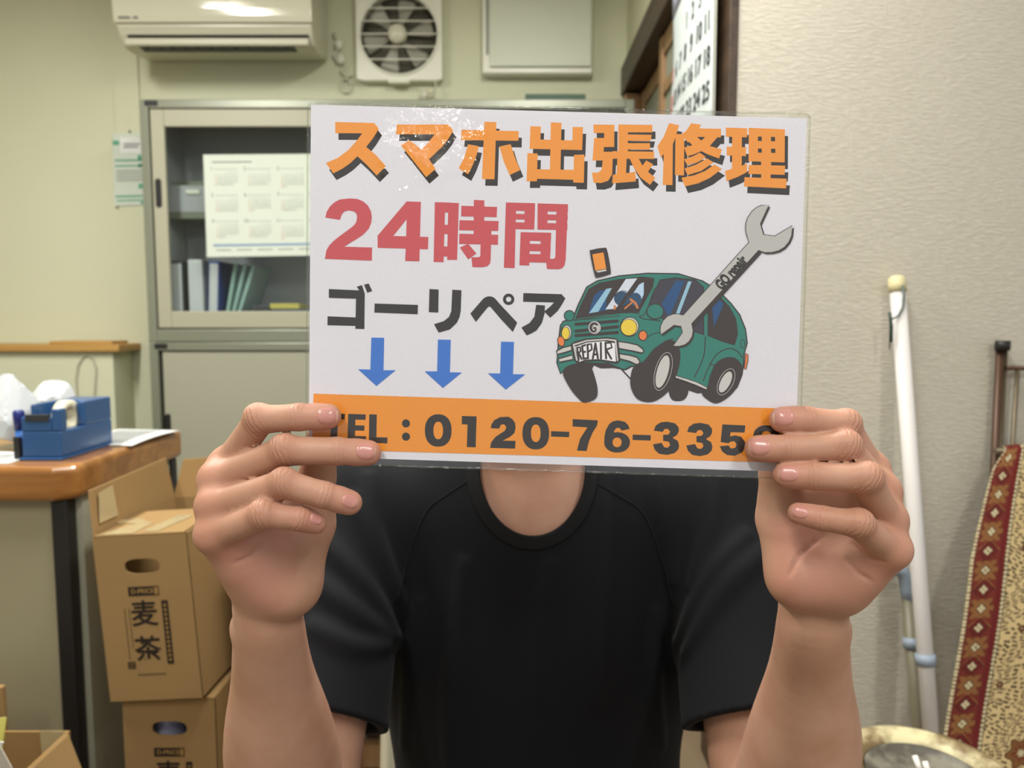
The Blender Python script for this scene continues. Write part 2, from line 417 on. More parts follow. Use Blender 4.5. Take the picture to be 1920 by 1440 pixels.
M['bk_blue'] = mat('blue_binder_cover', (58, 74, 140), 0.5); M['bk_teal'] = mat('teal_clear_folder', (150, 178, 170), 0.3)
M['lab_w'] = mat('spine_label_paper', (196, 196, 198), 0.6)
binder(318, 346, 0.245, M['bk_black'], M['lab_w'], 'black ring binder with white spine label at the left end of the cabinet')
binder(355, 381, 0.25, M['bk_white'], M['lab_w'], 'white ring binder with black finger ring in the glass cabinet')
binder(388, 408, 0.245, M['bk_blue'], M['lab_w'], 'blue ring binder with white spine label leaning beside the white binder', tilt=0.05)
# leaning clear folders
for k, (px, tl) in enumerate(((420, 0.20), (429, 0.27), (438, 0.33))):
    x = PY(px, 572, 2.78)[0]
    r = MB().box((-0.006, 0, 0), (0.006, 0.18, 0.24)).build('clear_folder', M['bk_teal'], bevel=0.002)
    r.location = (x, 2.78, zf + 0.002); r.rotation_euler = (0, tl, 0)
    tag(r, ['pale teal folder leaning directly against the blue binder', 'middle of three leaning teal folders in the cabinet', 'most tilted teal folder, beside the dark document boxes'][k], 'folder', 'teal folders in the glass cabinet')
bx = MB().box((PY(470, 560, 2.80)[0], 2.80, zf), (PY(505, 560, 2.80)[0], 2.97, zf + 0.085))
o = bx.build('document_box', mat('dark_document_box', (56, 56, 54), 0.5), bevel=0.003); tag(o, 'dark document box lying beside the teal folders in the cabinet', 'box')
bx = MB().box((PY(508, 560, 2.78)[0], 2.78, zf), (PY(640, 560, 2.78)[0], 2.97, zf + 0.07))
o = bx.build('storage_tray', mat('slate_tray', (66, 76, 84), 0.5), bevel=0.003); tag(o, 'slate blue flat tray on the cabinet floor below the wall calendar', 'tray')
bx = MB().box((PY(505, 535, 2.79)[0], 2.79, zf + 0.0705), (PY(560, 535, 2.79)[0], 2.96, zf + 0.09))
o = bx.build('paper_pad', mat('yellow_pad', (196, 180, 84), 0.6), bevel=0.002); o.rotation_euler = (0, 0, 0); tag(o, 'yellow paper pad lying on the slate tray inside the cabinet', 'notepad')
# ---------------------------------------------------------------- year calendar taped on the glass
YG = YC + 0.0015
def quadmap(tl, tr, br, bl):
    tl, tr, br, bl = map(np.array, (tl, tr, br, bl))
    return lambda u, v: (tl * (1 - u) + tr * u) * (1 - v) + (bl * (1 - u) + br * u) * v
Q = quadmap(PY(381, 290, YG), PY(648, 288, YG), PY(645, 478, YG), PY(388, 482, YG))
cal = empty('year_calendar', Q(0.5, 1), 'white year calendar sheet taped on the cabinet glass', 'calendar')
n_ = np.array([0, -1.0, 0])
s = MB(); s.prism([Q(0, 0), Q(1, 0), Q(1, 1), Q(0, 1)], (0, 0, 0), (0, 0.0008, 0)); s.build('sheet', M['paper_g'], cal)
t = MB()
def cell(u0, v0, u1, v1, m, lift=0.0006):
    t.add([Q(u0, v0) + n_ * lift, Q(u0, v1) + n_ * lift, Q(u1, v1) + n_ * lift, Q(u1, v0) + n_ * lift], [(0, 1, 2, 3)], m)
mon = 0; start = [3, 6, 6, 2, 4, 0, 2, 5, 1, 3, 6, 1]; days = [31, 28, 31, 30, 31, 30, 31, 31, 30, 31, 30, 31]
for r_ in range(3):
    for c_ in range(4):
        u0 = 0.055 + c_ * 0.235; v0 = 0.12 + r_ * 0.255
        put_text(t, str(mon + 1), 0.018, Q(u0, v0 + 0.02) + n_ * 0.0006, (1, 0, 0), (0, 0, 1), 0, 0.0)
        for d in range(days[mon]):
            k = start[mon] + d; cc = k % 7; rr = k // 7
            uu = u0 + 0.03 + cc * 0.0235; vv = v0 + 0.055 + rr * 0.029
            put_text(t, str(d + 1), 0.0085, Q(uu, vv) + n_ * 0.0006, (1, 0, 0), (0, 0, 1), 2 if cc == 0 else 1)
        for cc in range(7):
            cell(u0 + 0.025 + cc * 0.0235, v0 + 0.018, u0 + 0.034 + cc * 0.0235, v0 + 0.026, 1)
        mon += 1
cell(0.06, 0.068, 0.34, 0.078, 1)
cell(0.05, 0.875, 0.95, 0.897, 3)
for k in range(6): cell(0.07 + 0.15 * k, 0.93, 0.18 + 0.15 * k, 0.938, 1)
t.build('printed_dates', [M['ink_g'], M['ink_g'], M['ink_r'], M['ink_b']], cal)
# small label over the cabinet and green bar on top
gb = MB().box((PY(985, 180, 2.74)[0], 2.74, z_top), (PY(1098, 180, 2.74)[0], 2.80, z_top + 0.03))
tag(gb.build('chalk_bar', mat('dark_green_bar', (58, 84, 66), 0.5), bevel=0.003), 'dark green flat bar lying on top of the glass cabinet', 'bar')
# ---------------------------------------------------------------- green-white notice
YQ = WB - 0.016
Q = quadmap(PY(211, 250, YQ), PY(280, 250, YQ), PY(280, 384, YQ), PY(214, 386, YQ))
nb = empty('notice', Q(0.5, 1), 'green and white printed notice pinned on the wall strip beside the cabinet', 'notice')
MB().prism([Q(0, 0), Q(1, 0), Q(1, 1), Q(0, 1)], (0, 0, 0), (0, 0.003, 0)).build('sheet', M['paper_g'], nb)
t = MB()
for (u0, v0, u1, v1, m) in ((0, .10, .18, .16, 0), (.68, .30, 1, .37, 0), (.05, .36, 1, .385, 0), (.05, .44, 1, .46, 0), (.7, .42, 1, .475, 0), (.7, .70, 1, .77, 0), (.05, .86, 1, .885, 0), (.08, .92, 1, .94, 0), (.75, .95, 1, .985, 0),
                             (.2, .06, .95, .27, 1), (.3, .14, .75, .16, 2), (.3, .18, .7, .2, 2)) + tuple((.08, .51 + .035 * k, .9, .52 + .035 * k, 2) for k in range(5)):
    cell(u0, v0, u1, v1, m, 0.0006 + 0.0003 * (m == 2))
t.build('print', [M['ink_gr'], M['paper'], M['ink_g']], nb)
pn = MB().lathe([(0.001, -0.004), (0.004, -0.002), (0.004, 0.002), (0.001, 0.004)], n=12); q = PY(243, 246, YQ - 0.004)
pn.v = [(v[0] + q[0], v[2] + q[1], v[1] + q[2]) for v in pn.v]; pn.build('pin', M['ink_g'], nb)

# ---------------------------------------------------------------- air conditioner
YA = 2.74
ax0 = PY(212, 30, YA)[0]; ax1 = PY(585, 30, YA)[0]
az = PY(400, 43, YA)[2]
ac = empty('air_conditioner', ((ax0 + ax1) / 2, 2.87, az - 0.06), 'cream wall-mounted air conditioner above the cabinet', 'air conditioner')
def acprof(x, pr): return [(x, y, z) for (y, z) in pr]
def az_(Y, py): return (Y, PY(400, py, Y)[2])
body = [(YA + 0.012, az + 0.26), (2.985, az + 0.26), az_(2.985, 114), az_(2.91, 108), az_(2.84, 99), az_(2.79, 88), az_(2.765, 66), (YA + 0.012, az - 0.008)]
MB().prism(acprof(ax0 + 0.004, body), (0, 0, 0), (ax1 - ax0 - 0.008, 0, 0)).build('casing', M['cream_pl'], ac, bevel=0.008, seg=3)
fp = []
for k in range(12):
    z = az + 0.002 + 0.25 * k / 11; fp.append((YA - 0.010 * sin(pi * k / 11) ** 0.5, z))
fr = fp + [(YA + 0.010, az + 0.252), (YA + 0.010, az + 0.002)]
M['ac_gloss'] = mat('cream_gloss_plastic', (210, 208, 186), 0.09, 0.5, coat=0.3)
MB().prism(acprof(ax0, fr), (0, 0, 0), (ax1 - ax0, 0, 0)).build('front_panel', M['ac_gloss'], ac, bevel=0.004)
# outlet, flap, louvre
px0 = PY(238, 66, 2.76)[0]; px1 = PY(578, 66, 2.76)[0]
def inset(pts, dy, dz): return [(y + dy, z + dz) for y, z in pts]
MB().prism(acprof(px0, [az_(2.7615, 65), az_(2.7655, 71), az_(2.79, 71), az_(2.79, 65)]), (0, 0, 0), (px1 - px0, 0, 0)).build('outlet', M['dark'], ac)
MB().prism(acprof(px0 + 0.03, [az_(2.782, 87.5), az_(2.826, 98.0), az_(2.84, 90), az_(2.80, 82)]), (0, 0, 0), (px1 - px0 - 0.09, 0, 0)).build('outlet', M['dark'], ac)
MB().prism(acprof(px0 - 0.004, [az_(2.750, 71.5), az_(2.748, 82), az_(2.756, 87), az_(2.772, 86), az_(2.766, 72.5)]), (0, 0, 0), (px1 - px0 + 0.006, 0, 0)).build('flap', M['cream_pl'], ac, bevel=0.003)
for k in range(12):
    x = px0 + 0.05 + k * (px1 - px0 - 0.14) / 11; q = az_(2.80, 91); MB().box((x, 2.79, q[1] - 0.006), (x + 0.004, 2.806, q[1] + 0.004)).build('louvre', M['ink_g'], ac)
tx = MB()
for xa, xb in ((221, 243), (249, 258)):
    p0 = PY(xa, 33.5, YA - .008); p1 = PY(xb, 30.5, YA - .008); tx.add([(p0[0], YA - .0078, p0[2]), (p1[0], YA - .0078, p0[2]), (p1[0], YA - .0078, p1[2]), (p0[0], YA - .0078, p1[2])], [(0, 1, 2, 3)])
tx.build('logo', M['ink_g'], ac)

# ---------------------------------------------------------------- ventilation fan
YF = 2.955
fx0 = PY(667, 80, YF)[0]; fx1 = PY(829, 80, YF)[0]; fz0 = PY(740, 151, YF)[2]; fz1 = fz0 + (fx1 - fx0) * 1.06
fcx = (fx0 + fx1) / 2; fcz = PY(748, 64, YF)[2]; FR = 0.148
fan = empty('ventilation_fan', (fcx, WB - 0.02, fz0), 'square cream wall ventilation fan with round grille', 'ventilation fan')
# frame: square plate with a round hole
fm = MB(); nseg = 64; ring = []; sq = []
for k in range(nseg):
    q = 2 * pi * k / nseg; ring.append((fcx + FR * cos(q), fcz + FR * sin(q)))
    dx, dz = cos(q), sin(q); t = min(((fx1 if dx > 0 else fx0) - fcx) / dx if abs(dx) > 1e-6 else 9, ((fz1 if dz > 0 else fz0) - fcz) / dz if abs(dz) > 1e-6 else 9)
    sq.append((fcx + dx * t, fcz + dz * t))
v = [(x, YF, z) for x, z in ring] + [(x, YF, z) for x, z in sq] + [(x, WB - 0.001, z) for x, z in sq] + [(x, WB - 0.012, z) for x, z in ring]
f = []
for k in range(nseg):
    j = (k + 1) % nseg
    f += [(k, j, nseg + j, nseg + k), (nseg + k, nseg + j, 2 * nseg + j, 2 * nseg + k), (j, k, 3 * nseg + k, 3 * nseg + j)]
fm.add(v, f); fm.build('frame', M['white_pl'], fan, bevel=0.004)
MB().lathe([(0.001, 0), (FR, 0), (FR, 0.002), (0.001, 0.002)], n=48).v
bk = MB().lathe([(0.001, 0), (FR, 0), (FR, 0.003), (0.001, 0.003)], n=48); bk.v = [(v[0] + fcx, v[2] + WB - 0.006, v[1] + fcz) for v in bk.v]
bk.build('shutter', mat('fan_backing', (84, 80, 68), 0.6), fan)
hb = MB().lathe([(0.001, -0.03), (0.03, -0.028), (0.036, -0.018), (0.036, 0.02), (0.001, 0.02)], n=32); hb.v = [(v[0] + fcx - 0.005, v[2] + WB - 0.034, v[1] + fcz) for v in hb.v]
hb.build('hub', M['cream_pl'], fan)
M['blade'] = mat('grey_fan_blade', (150, 148, 134), 0.4)
for k in range(6):
    b = MB(); q0 = k * pi / 3 + 0.25; rows = []
    for i in range(7):
        rr = 0.034 + (FR - 0.012 - 0.034) * i / 6; row = []
        w = 0.24 + 0.10 * i / 6
        for j in range(7):
            th = q0 + (j / 6 - 0.5) * 2 * w * (0.9 if i < 6 else 0.75); row.append((fcx - 0.005 + rr * cos(th), WB - 0.022 + 0.014 * (j / 6 - 0.5), fcz + rr * sin(th)))
        rows.append(row)
    b.grid(rows); b.build('blade', M['blade'], fan, solid=0.002)
gr = MB()
for k in range(5):
    z = fcz - 0.094 + 0.047 * k; h = math.sqrt(max(0.0, FR ** 2 - (z - fcz) ** 2)) + 0.004
    gr.tube([(fcx - h, YF - 0.004, z), (fcx + h, YF - 0.004, z)], 0.0028, 8)
gr.tube([(fcx + (FR + 0.002) * cos(q), YF - 0.003, fcz + (FR + 0.002) * sin(q)) for q in np.linspace(0, 2 * pi, 60)], 0.004, 8)
gr.build('grille', M['white_pl'], fan)
lipb = MB().box((PY(728, 150, YF)[0], YF - 0.012, fz0 - 0.012), (PY(768, 150, YF)[0], YF + 0.02, fz0 + 0.004)); lipb.build('tab', M['white_pl'], fan, bevel=0.004)
# pull cord with knob
pc = empty('pull_cord', PY(797, 184, YF), 'pull cord with round knob hanging from the ventilation fan', 'cord')
MB().tube([PY(816, 152, YF + 0.01), PY(818, 165, YF), PY(812, 172, YF), PY(806, 176, YF)], 0.004, 8).build('cord', M['cream_pl'], pc)
kb = MB().lathe([(0.002, -0.022), (0.016, -0.018), (0.02, 0), (0.014, 0.016), (0.002, 0.02)], n=20); q = PY(796, 178, YF); kb.v = [(v[0] + q[0], v[1] + q[1], v[2] + q[2]) for v in kb.v]
kb.build('knob', M['cream_pl'], pc)
# beaded chain between the air conditioner and the fan
ch = empty('hanging_chain', PY(645, 160, 2.985), 'tangled cream bead chain hanging between air conditioner and fan', 'chain')
path = [(625, 62), (630, 72), (640, 80), (634, 92), (626, 104), (632, 116), (644, 110), (648, 122), (640, 134), (650, 144), (660, 140)]
MB().tube([PY(x, y, 2.985) for x, y in path], 0.005, 8).build('cord', M['cream_pl'], ch)
lp = [PY(648 + 9 * cos(q), 160 + 13 * sin(q), 2.985) for q in np.linspace(0, 2 * pi, 24)]
MB().tube(lp, 0.004, 8).build('ring', M['cream_pl'], ch)
for x, y in ((636, 84), (640, 112)):
    k = MB().lathe([(0.002, -0.02), (0.014, -0.014), (0.016, 0.01), (0.002, 0.018)], n=16); q = PY(x, y, 2.985); k.v = [(v[0] + q[0], v[1] + q[1] - .005, v[2] + q[2]) for v in k.v]; k.build('bead', M['white_pl'], ch)
# switchboard
YS = 2.93
bx0 = PY(904, 70, YS)[0]; bx1 = PY(1112, 70, YS)[0]; bz0 = PY(1000, 136, YS)[2]
sw = empty('switchboard_cover', ((bx0 + bx1) / 2, WB, bz0), 'large pale flat switchboard box on the wall right of the fan', 'panel box')
MB().box((bx0, YS + 0.012, bz0), (bx1, WB - 0.001, bz0 + 0.46)).build('case', M['white_pl'], sw, bevel=0.006)
MB().box((bx0 + 0.028, YS, bz0 + 0.022), (bx1 - 0.006, YS + 0.011, bz0 + 0.455)).build('cover', mat('pale_green_cover', (206, 210, 190), 0.45, 0.4), sw, bevel=0.005)
MB().box((bx0 + 0.016, YS + 0.006, bz0 + 0.07), (bx0 + 0.022, YS + 0.0115, bz0 + 0.455)).build('hinge', M['ink_g'], sw)

# ---------------------------------------------------------------- month calendar on the sliding door
XC = XS - 0.032
mc = empty('month_calendar', (XC, 1.8, 1.7), 'white month calendar with black numerals hanging on the sliding doors', 'calendar')
yn = PX(1338, 60, XC)[1]; yf_ = PX(1256, 60, XC)[1]
ztop = 1.98; zbot = 1.40
def calp(u, v):       # u 0 far .. 1 near, v 0 top .. 1 bottom
    bow = 0.012 * sin(pi * u) * (0.3 + v) - 0.018 * max(0.0, v - 0.55) * u - 0.010 * (1 - u) * (1 - abs(2 * v - 1))
    return np.array([XC - bow, yf_ * (1 - u) + yn * u + 0.05 * max(0, v - 0.5) * u, ztop * (1 - v) + zbot * v])
g = MB().grid([[calp(u, v) for u in np.linspace(0, 1, 14)] for v in np.linspace(0, 1, 14)])
tail = MB().grid([[calp(u, v) + np.array([0.006, 0.008 * v, -0.004]) for u in np.linspace(0, 1, 14)] for v in np.linspace(0, 1, 14)]); tail.build('under_sheets', M['white_pl'], mc, solid=0.003)
g.grid([[calp(u, v) + np.array([-0.0012, 0, 0]) for u in np.linspace(0.02, 0.98, 12)] for v in np.linspace(0.02, 0.36, 6)], 1); t = g
MONTH = [None, None, None, 1, 2, 3, 4]
for d in range(1, 32):
    k = d + 2; c_ = k % 7; r_ = k // 7
    u = 0.09 + c_ * 0.137; v = 0.50 + r_ * 0.121
    p0 = calp(u, v); pu = calp(u + 0.02, v) - p0; pu /= np.linalg.norm(pu); pv = calp(u, v - 0.02) - p0; pv /= np.linalg.norm(pv)
    nn = np.cross(pu, pv); put_text(t, str(d), 0.055, p0 + nn * 0.0014, pu, pv, 3 if c_ == 0 else 2, 0.0006, 0.85)
t.build('sheet', [mat('calendar_paper', (196, 204, 202), 0.7, 0.2), mat('lilac_print', (176, 176, 196), 0.6), M['ink'], M['ink_r']], mc, solid=0.0008)

# ---------------------------------------------------------------- ceiling lamps
M['tube'] = emit('lit_tube', (255, 250, 235), 6.0)
for k, (x, y, rz, pw) in enumerate(LAMPS):
    l = empty('ceiling_lamp', (x, y, 2.40), ['ceiling lamp above the cabinet side near the left wall', 'ceiling lamp over the seated person', 'ceiling lamp behind the camera on the left', 'ceiling lamp behind the camera on the right'][k], 'ceiling lamp', 'fluorescent ceiling lamps')
    MB().box((x - 0.10, y - 0.64, 2.385), (x + 0.10, y + 0.64, 2.419)).build('housing', M['white_pl'], l, bevel=0.006)
    for dx in (-0.05, 0.05): MB().tube([(x + dx, y - 0.6, 2.36), (x + dx, y + 0.6, 2.36)], 0.015, 16).build('lamp_tube', M['tube'], l)
# ================================================================== desk counter at left
DZ = 0.728                                    # desk top height
DXR = -0.815; DYF = 1.36; DYB = 1.83
desk = empty('reception_desk', (-1.3, 1.6, 0), 'cream reception desk with varnished wood top and black corner post', 'desk')
TT = 0.068
c_ = 0.035
pl = [(-2.3, DYF, 0), (DXR - c_, DYF, 0), (DXR, DYF + c_ * 0.8, 0), (DXR, DYB, 0), (-2.3, DYB, 0)]
tp = MB().prism([(x, y, DZ - TT) for x, y, z in pl], (0, 0, 0), (0, 0, TT)); tp.build('tabletop', M['deskwood'], desk, bevel=0.014, seg=4)
MB().box((-2.28, DYF + 0.035, 0.0), (DXR - 0.058, DYF + 0.055, DZ - TT)).build('front_panel', mat('beige_desk_panel', (154, 146, 118), 0.5, 0.3), desk)
MB().box((DXR - 0.056, DYF + 0.022, 0.0), (DXR - 0.024, DYF + 0.052, DZ - TT)).build('post', M['dark'], desk, bevel=0.004)
MB().box((DXR - 0.035, DYF + 0.053, 0.02), (DXR - 0.013, DYB - 0.05, DZ - TT)).build('side_panel', M['panel'], desk)
MB().box((DXR - 0.03, DYB - 0.048, 0.0), (DXR - 0.008, DYB - 0.02, DZ - TT)).build('post', M['dark'], desk, bevel=0.002)

# tape dispenser (body profile across the length, cut-out on the right)
td = empty('tape_dispenser', (-0.90, 1.50, DZ), 'heavy blue tape dispenser with white tape roll on the desk corner', 'tape dispenser')
M['td'] = mat('blue_enamel', (40, 80, 128), 0.3, 0.5, coat=0.2)
x0 = PY(43, 865, 1.42)[0]; x1 = PY(116, 867, 1.42)[0]; y0 = 1.42; y1 = 1.605; H = 0.105; hl_ = 0.088
xmid = x0 + (x1 - x0) * 0.55
ft = MB().box((x0 - 0.004, y0 - 0.005, DZ), (x1 + 0.003, y1 + 0.003, DZ + 0.006)); ft.build('base', M['td'], td, bevel=0.002)
b = MB(); rw_ = 0.016
b.box((x0, y0, DZ + 0.006), (x1, y1, DZ + 0.056))                                   # heavy foot
b.box((x0, y0, DZ + 0.056), (x1 - rw_, y0 + 0.012, DZ + hl_ - 0.004))               # low front wall that carries the cutter
b.box((x1 - rw_, y0, DZ + 0.056), (x1, y0 + 0.024, DZ + H - 0.006))                 # front cheek
b.box((x1 - rw_, y0 + 0.084, DZ + 0.056), (x1, y1, DZ + H))                         # rear cheek, notch between the two
b.box((x0, y0 + 0.030, DZ + 0.056), (x0 + 0.009, y1, DZ + H))                       # far cheek
b.box((x0 + 0.009, y0 + 0.112, DZ + 0.056), (x1 - rw_, y1, DZ + H))                 # closed rear
b.build('body', M['td'], td, bevel=0.003, seg=3)
MB().box((x0 + 0.010, y0 - 0.003, DZ + hl_ - 0.012), (x1 - rw_ - 0.004, y0 + 0.006, DZ + hl_ + 0.001)).build('cutter', M['ink'], td, bevel=0.001)
rl = MB(); rx1 = x1 - rw_ - 0.003; rx0 = rx1 - 0.019; cy_ = y0 + 0.069; cz_ = DZ + H - 0.030; R0 = 0.0345
rl.lathe([(0.018, 0), (R0, 0), (R0, rx1 - rx0), (0.018, rx1 - rx0), (0.018, 0)], n=48); rl.v = [(v[2] + rx0, v[0] + cy_, v[1] + cz_) for v in rl.v]
rl.build('tape_roll', mat('cream_tape', (226, 220, 192), 0.3, 0.4), td)
# pens standing left of it
pn = empty('marker_pen', (x0 - 0.011, y0 + 0.02, DZ), 'blue marker pen with dark blue cap standing against the tape dispenser', 'pen')
q = PY(38, 830, y0 + 0.02)[0]
MB().tube([(q, y0 + 0.02, DZ), (q, y0 + 0.02, DZ + 0.02), (q, y0 + 0.02, DZ + 0.058)], [0.004, 0.0075, 0.0075], 16).build('barrel', mat('bright_blue_plastic', (60, 116, 200), 0.35), pn)
MB().tube([(q, y0 + 0.02, DZ + 0.058), (q, y0 + 0.02, DZ + 0.09), (q, y0 + 0.02, DZ + 0.095)], [0.0095, 0.0105, 0.008], 16).build('cap', mat('navy_plastic', (36, 44, 110), 0.35), pn)
q2 = PY(33, 850, y0 + 0.005)[0]
pk = MB().box((q2 - 0.006, y0 + 0.002, DZ), (q2 + 0.006, y0 + 0.012, DZ + 0.045)); o = pk.build('eraser', M['dark'], bevel=0.002); tag(o, 'small black stick beside the blue marker pen', 'stationery')

# crumpled white things
def crumple(name, c, r, seed, m, label, cat, sq=(1, 1, 1)):
    rnd = np.random.RandomState(seed); bm = bmesh.new(); bmesh.ops.create_icosphere(bm, subdivisions=4, radius=1.0)
    dirs = rnd.normal(size=(26, 3)); dirs /= np.linalg.norm(dirs, axis=1)[:, None]; off = rnd.uniform(.72, 1.0, 26)
    for v in bm.verts:
        d = np.array(v.co); d /= np.linalg.norm(d); t = min(o_ / max(1e-3, float(d @ k_)) for k_, o_ in zip(dirs, off) if d @ k_ > 0.15)
        t = min(t, 1.25); v.co = Vector(d * t)
    mn = min(v.co.z for v in bm.verts)
    for v in bm.verts:
        v.co.z -= mn; v.co.x *= r * sq[0]; v.co.y *= r * sq[1]; v.co.z *= r * sq[2]
    me = bpy.data.meshes.new(name); bm.to_mesh(me); bm.free(); me.materials.append(m)
    o = bpy.data.objects.new(name, me); COL.objects.link(o); o.location = c
    return tag(o, label, cat)
M['bag'] = mat('white_plastic_bag', (186, 189, 190), 0.4, 0.3)
crumple('plastic_bag', (PY(-2, 800, 1.50)[0] - 0.012, 1.56, DZ + 0.003), 0.062, 3, M['bag'], 'crumpled white plastic bag at the left edge of the desk', 'bag', (1.0, 1.0, 1.08))
crumple('tissue', (PY(98, 760, 1.70)[0], 1.70, DZ + 0.001), 0.06, 8, M['bag'], 'crumpled white tissue behind the blue tape dispenser', 'tissue', (0.9, 0.75, 1.12))
# sheets on the desk
def sheet(name, pts, z, m, label, th=0.0015, lines=None, liftfn=None):
    g = MB(); A, B, C_, D_ = [np.array(p) for p in pts]; N = 10; rows = []
    for i in range(N + 1):
        row = []
        for j in range(N + 1):
            u = j / N; v = i / N; p = (A * (1 - u) + B * u) * (1 - v) + (D_ * (1 - u) + C_ * u) * v
            row.append((p[0], p[1], z + (liftfn(u, v) if liftfn else 0)))
        rows.append(row)
    o = empty(name, (float((A + C_)[0] / 2), float((A + C_)[1] / 2), z), label, 'paper')
    g.grid(rows).build('sheet', m, o, solid=th)
    if lines:
        t = MB()
        for (u0, v0, u1, v1) in lines:
            q = []
            for u, v in ((u0, v0), (u1, v0), (u1, v1), (u0, v1)):
                p = (A * (1 - u) + B * u) * (1 - v) + (D_ * (1 - u) + C_ * u) * v; q.append((p[0], p[1], z + th + 0.0006 + (liftfn(u, v) if liftfn else 0)))
            t.add(q, [(0, 1, 2, 3)])
        t.build('print', M['ink_g'], o)
    return o
xr = DXR
sheet('leaflet', [(xr - 0.16, 1.60), (xr + 0.004, 1.575), (xr + 0.012, 1.79), (xr - 0.15, 1.815)], DZ + 0.0022, M['paper'], 'white printed leaflet lying at the back corner of the desk', lines=[(.1, .1 + .09 * k, .8, .13 + .09 * k) for k in range(9)], liftfn=lambda u, v: 0.004 * sin(pi * v) * u)
sheet('document_sheet', [(-1.25, 1.395), (PY(32, 855, 1.41)[0], 1.385), (PY(30, 855, 1.41)[0], 1.50), (-1.25, 1.52)], DZ + 0.0012, M['paper'], 'white document sheet under the plastic bag on the desk', lines=[(.5, .1 + .12 * k, .9, .13 + .12 * k) for k in range(6)])

# ================================================================== barley tea cartons
CW, CD, CH = 0.170, 0.30, 0.304
def carton(loc, rotz, roty, label, open_top=False, printed=True, handle_dark=True, seal=False):
    r = empty('cardboard_carton', (0, 0, 0), label, 'cardboard box', 'barley tea cartons beside the desk')
    w, d, h = CW / 2, CD, CH; t = 0.004
    b = MB()
    # front wall with an oval hand hole
    nx = 28; hx, hz, ha, hb = 0.0, h * 0.815, 0.032, 0.014
    hole = [(hx + ha * np.sign(cos(q)) * abs(cos(q)) ** 0.7, hz + hb * np.sign(sin(q)) * abs(sin(q)) ** 0.7) for q in [2 * pi * k / nx for k in range(nx)]]
    outer = []
    for k in range(nx):
        q = 2 * pi * k / nx; dx, dz = cos(q), sin(q)
        tt = min((w if dx > 0 else w) / abs(dx) if abs(dx) > 1e-6 else 9, ((h - hz) if dz > 0 else hz) / abs(dz) if abs(dz) > 1e-6 else 9); outer.append([dx * tt, hz + dz * tt])
    for cx, cz in ((w, h), (-w, h), (-w, 0), (w, 0)):
        k = min(range(nx), key=lambda i: (outer[i][0] - cx) ** 2 + (outer[i][1] - cz) ** 2); outer[k] = [cx, cz]
    for yy, flip in ((0.0, False), (t, True)):
        v = [(x, yy, z) for x, z in hole] + [(x, yy, z) for x, z in outer]
        f = [(k, (k + 1) % nx, nx + (k + 1) % nx, nx + k) for k in range(nx)]
        b.add(v, [tuple(reversed(q)) for q in f] if not flip else f, 0)
    v = [(x, 0, z) for x, z in hole] + [(x, t, z) for x, z in hole]; b.add(v, [(k, (k + 1) % nx, nx + (k + 1) % nx, nx + k) for k in range(nx)], 0)
    b.box((-w, t, 0), (-w + t, d, h)); b.box((w - t, t, 0), (w, d, h)); b.box((-w + t, d - t, 0), (w - t, d, h)); b.box((-w + t, t, 0), (w - t, d - t, t))
    o = b.build('body', M['card'], r); kids = [o]
    if not open_top:
        kids.append(MB().box((-w, 0, h), (-0.0006, d, h + t)).build('flap', M['card'], r, bevel=0.001)); kids.append(MB().box((0.0006, 0, h), (w, d, h + t)).build('flap', M['card'], r, bevel=0.001))
    if printed:
        p = MB(); org = np.array([0.0, -0.0006, 0]); ex = np.array([1.0, 0, 0]); ez = np.array([0, 0, 1.0])
        def quad(x0, z0, x1, z1, m, lift=0.0): p.add([(x0, -0.0006 - lift, z0), (x1, -0.0006 - lift, z0), (x1, -0.0006 - lift, z1), (x0, -0.0006 - lift, z1)], [(0, 1, 2, 3)], m)
        k = h / 0.312
        quad(-0.030, 0.194, 0.026, 0.211, 0); 
        put_text(p, 'D-PRICE', 0.0115, (-0.004, -0.0009, 0.2023), ex, ez, 1, 0.0003); quad(0.018, 0.196, 0.0245, 0.209, 1, 0.0003)
        put_text(p, '麦', 0.050, (-0.005, -0.0006, 0.158), ex, ez, 0, 0.0009); put_text(p, '茶', 0.050, (-0.005, -0.0006, 0.092), ex, ez, 0, 0.0009)
        quad(0.028, 0.066, 0.040, 0.184, 0)
        for i in range(13):
            z = 0.176 - i * 0.0084; quad(0.031, z - 0.0022, 0.037, z + 0.0002, 1, 0.0003); quad(0.0328, z - 0.0040, 0.0352, z + 0.0025, 1, 0.0003)
        for xx in (-0.040, -0.032):
            for i in range(24 if xx < -0.035 else 19):
                z = 0.172 - i * 0.0040; quad(xx - 0.0010, z - 0.0026, xx + 0.0010, z - 0.0004, 0)
        quad(-0.045, 0.060, -0.031, 0.073, 0)
        for i in range(3): quad(-0.043, 0.0625 + i * 0.0035, -0.033, 0.0635 + i * 0.0035, 1, 0.0003)
        for i in range(11): quad(-0.028 + i * 0.0048, 0.0465, -0.0250 + i * 0.0048, 0.0495, 0)
        kids.append(p.build('print', [M['print_k'], M['print_l']], r))
    for q in kids: q.matrix_parent_inverse = Matrix()
    r.location = loc; r.rotation_euler = (0, roty, rotz)
    return r, kids
YC0 = 1.315
bl = PY(228, 1310, YC0); br = PY(403, 1310, YC0)
xb = (bl[0] + br[0]) / 2
cB, kB = carton((xb, YC0, 0.0), radians(0), 0, 'barley tea carton at the floor under the tilted open carton')
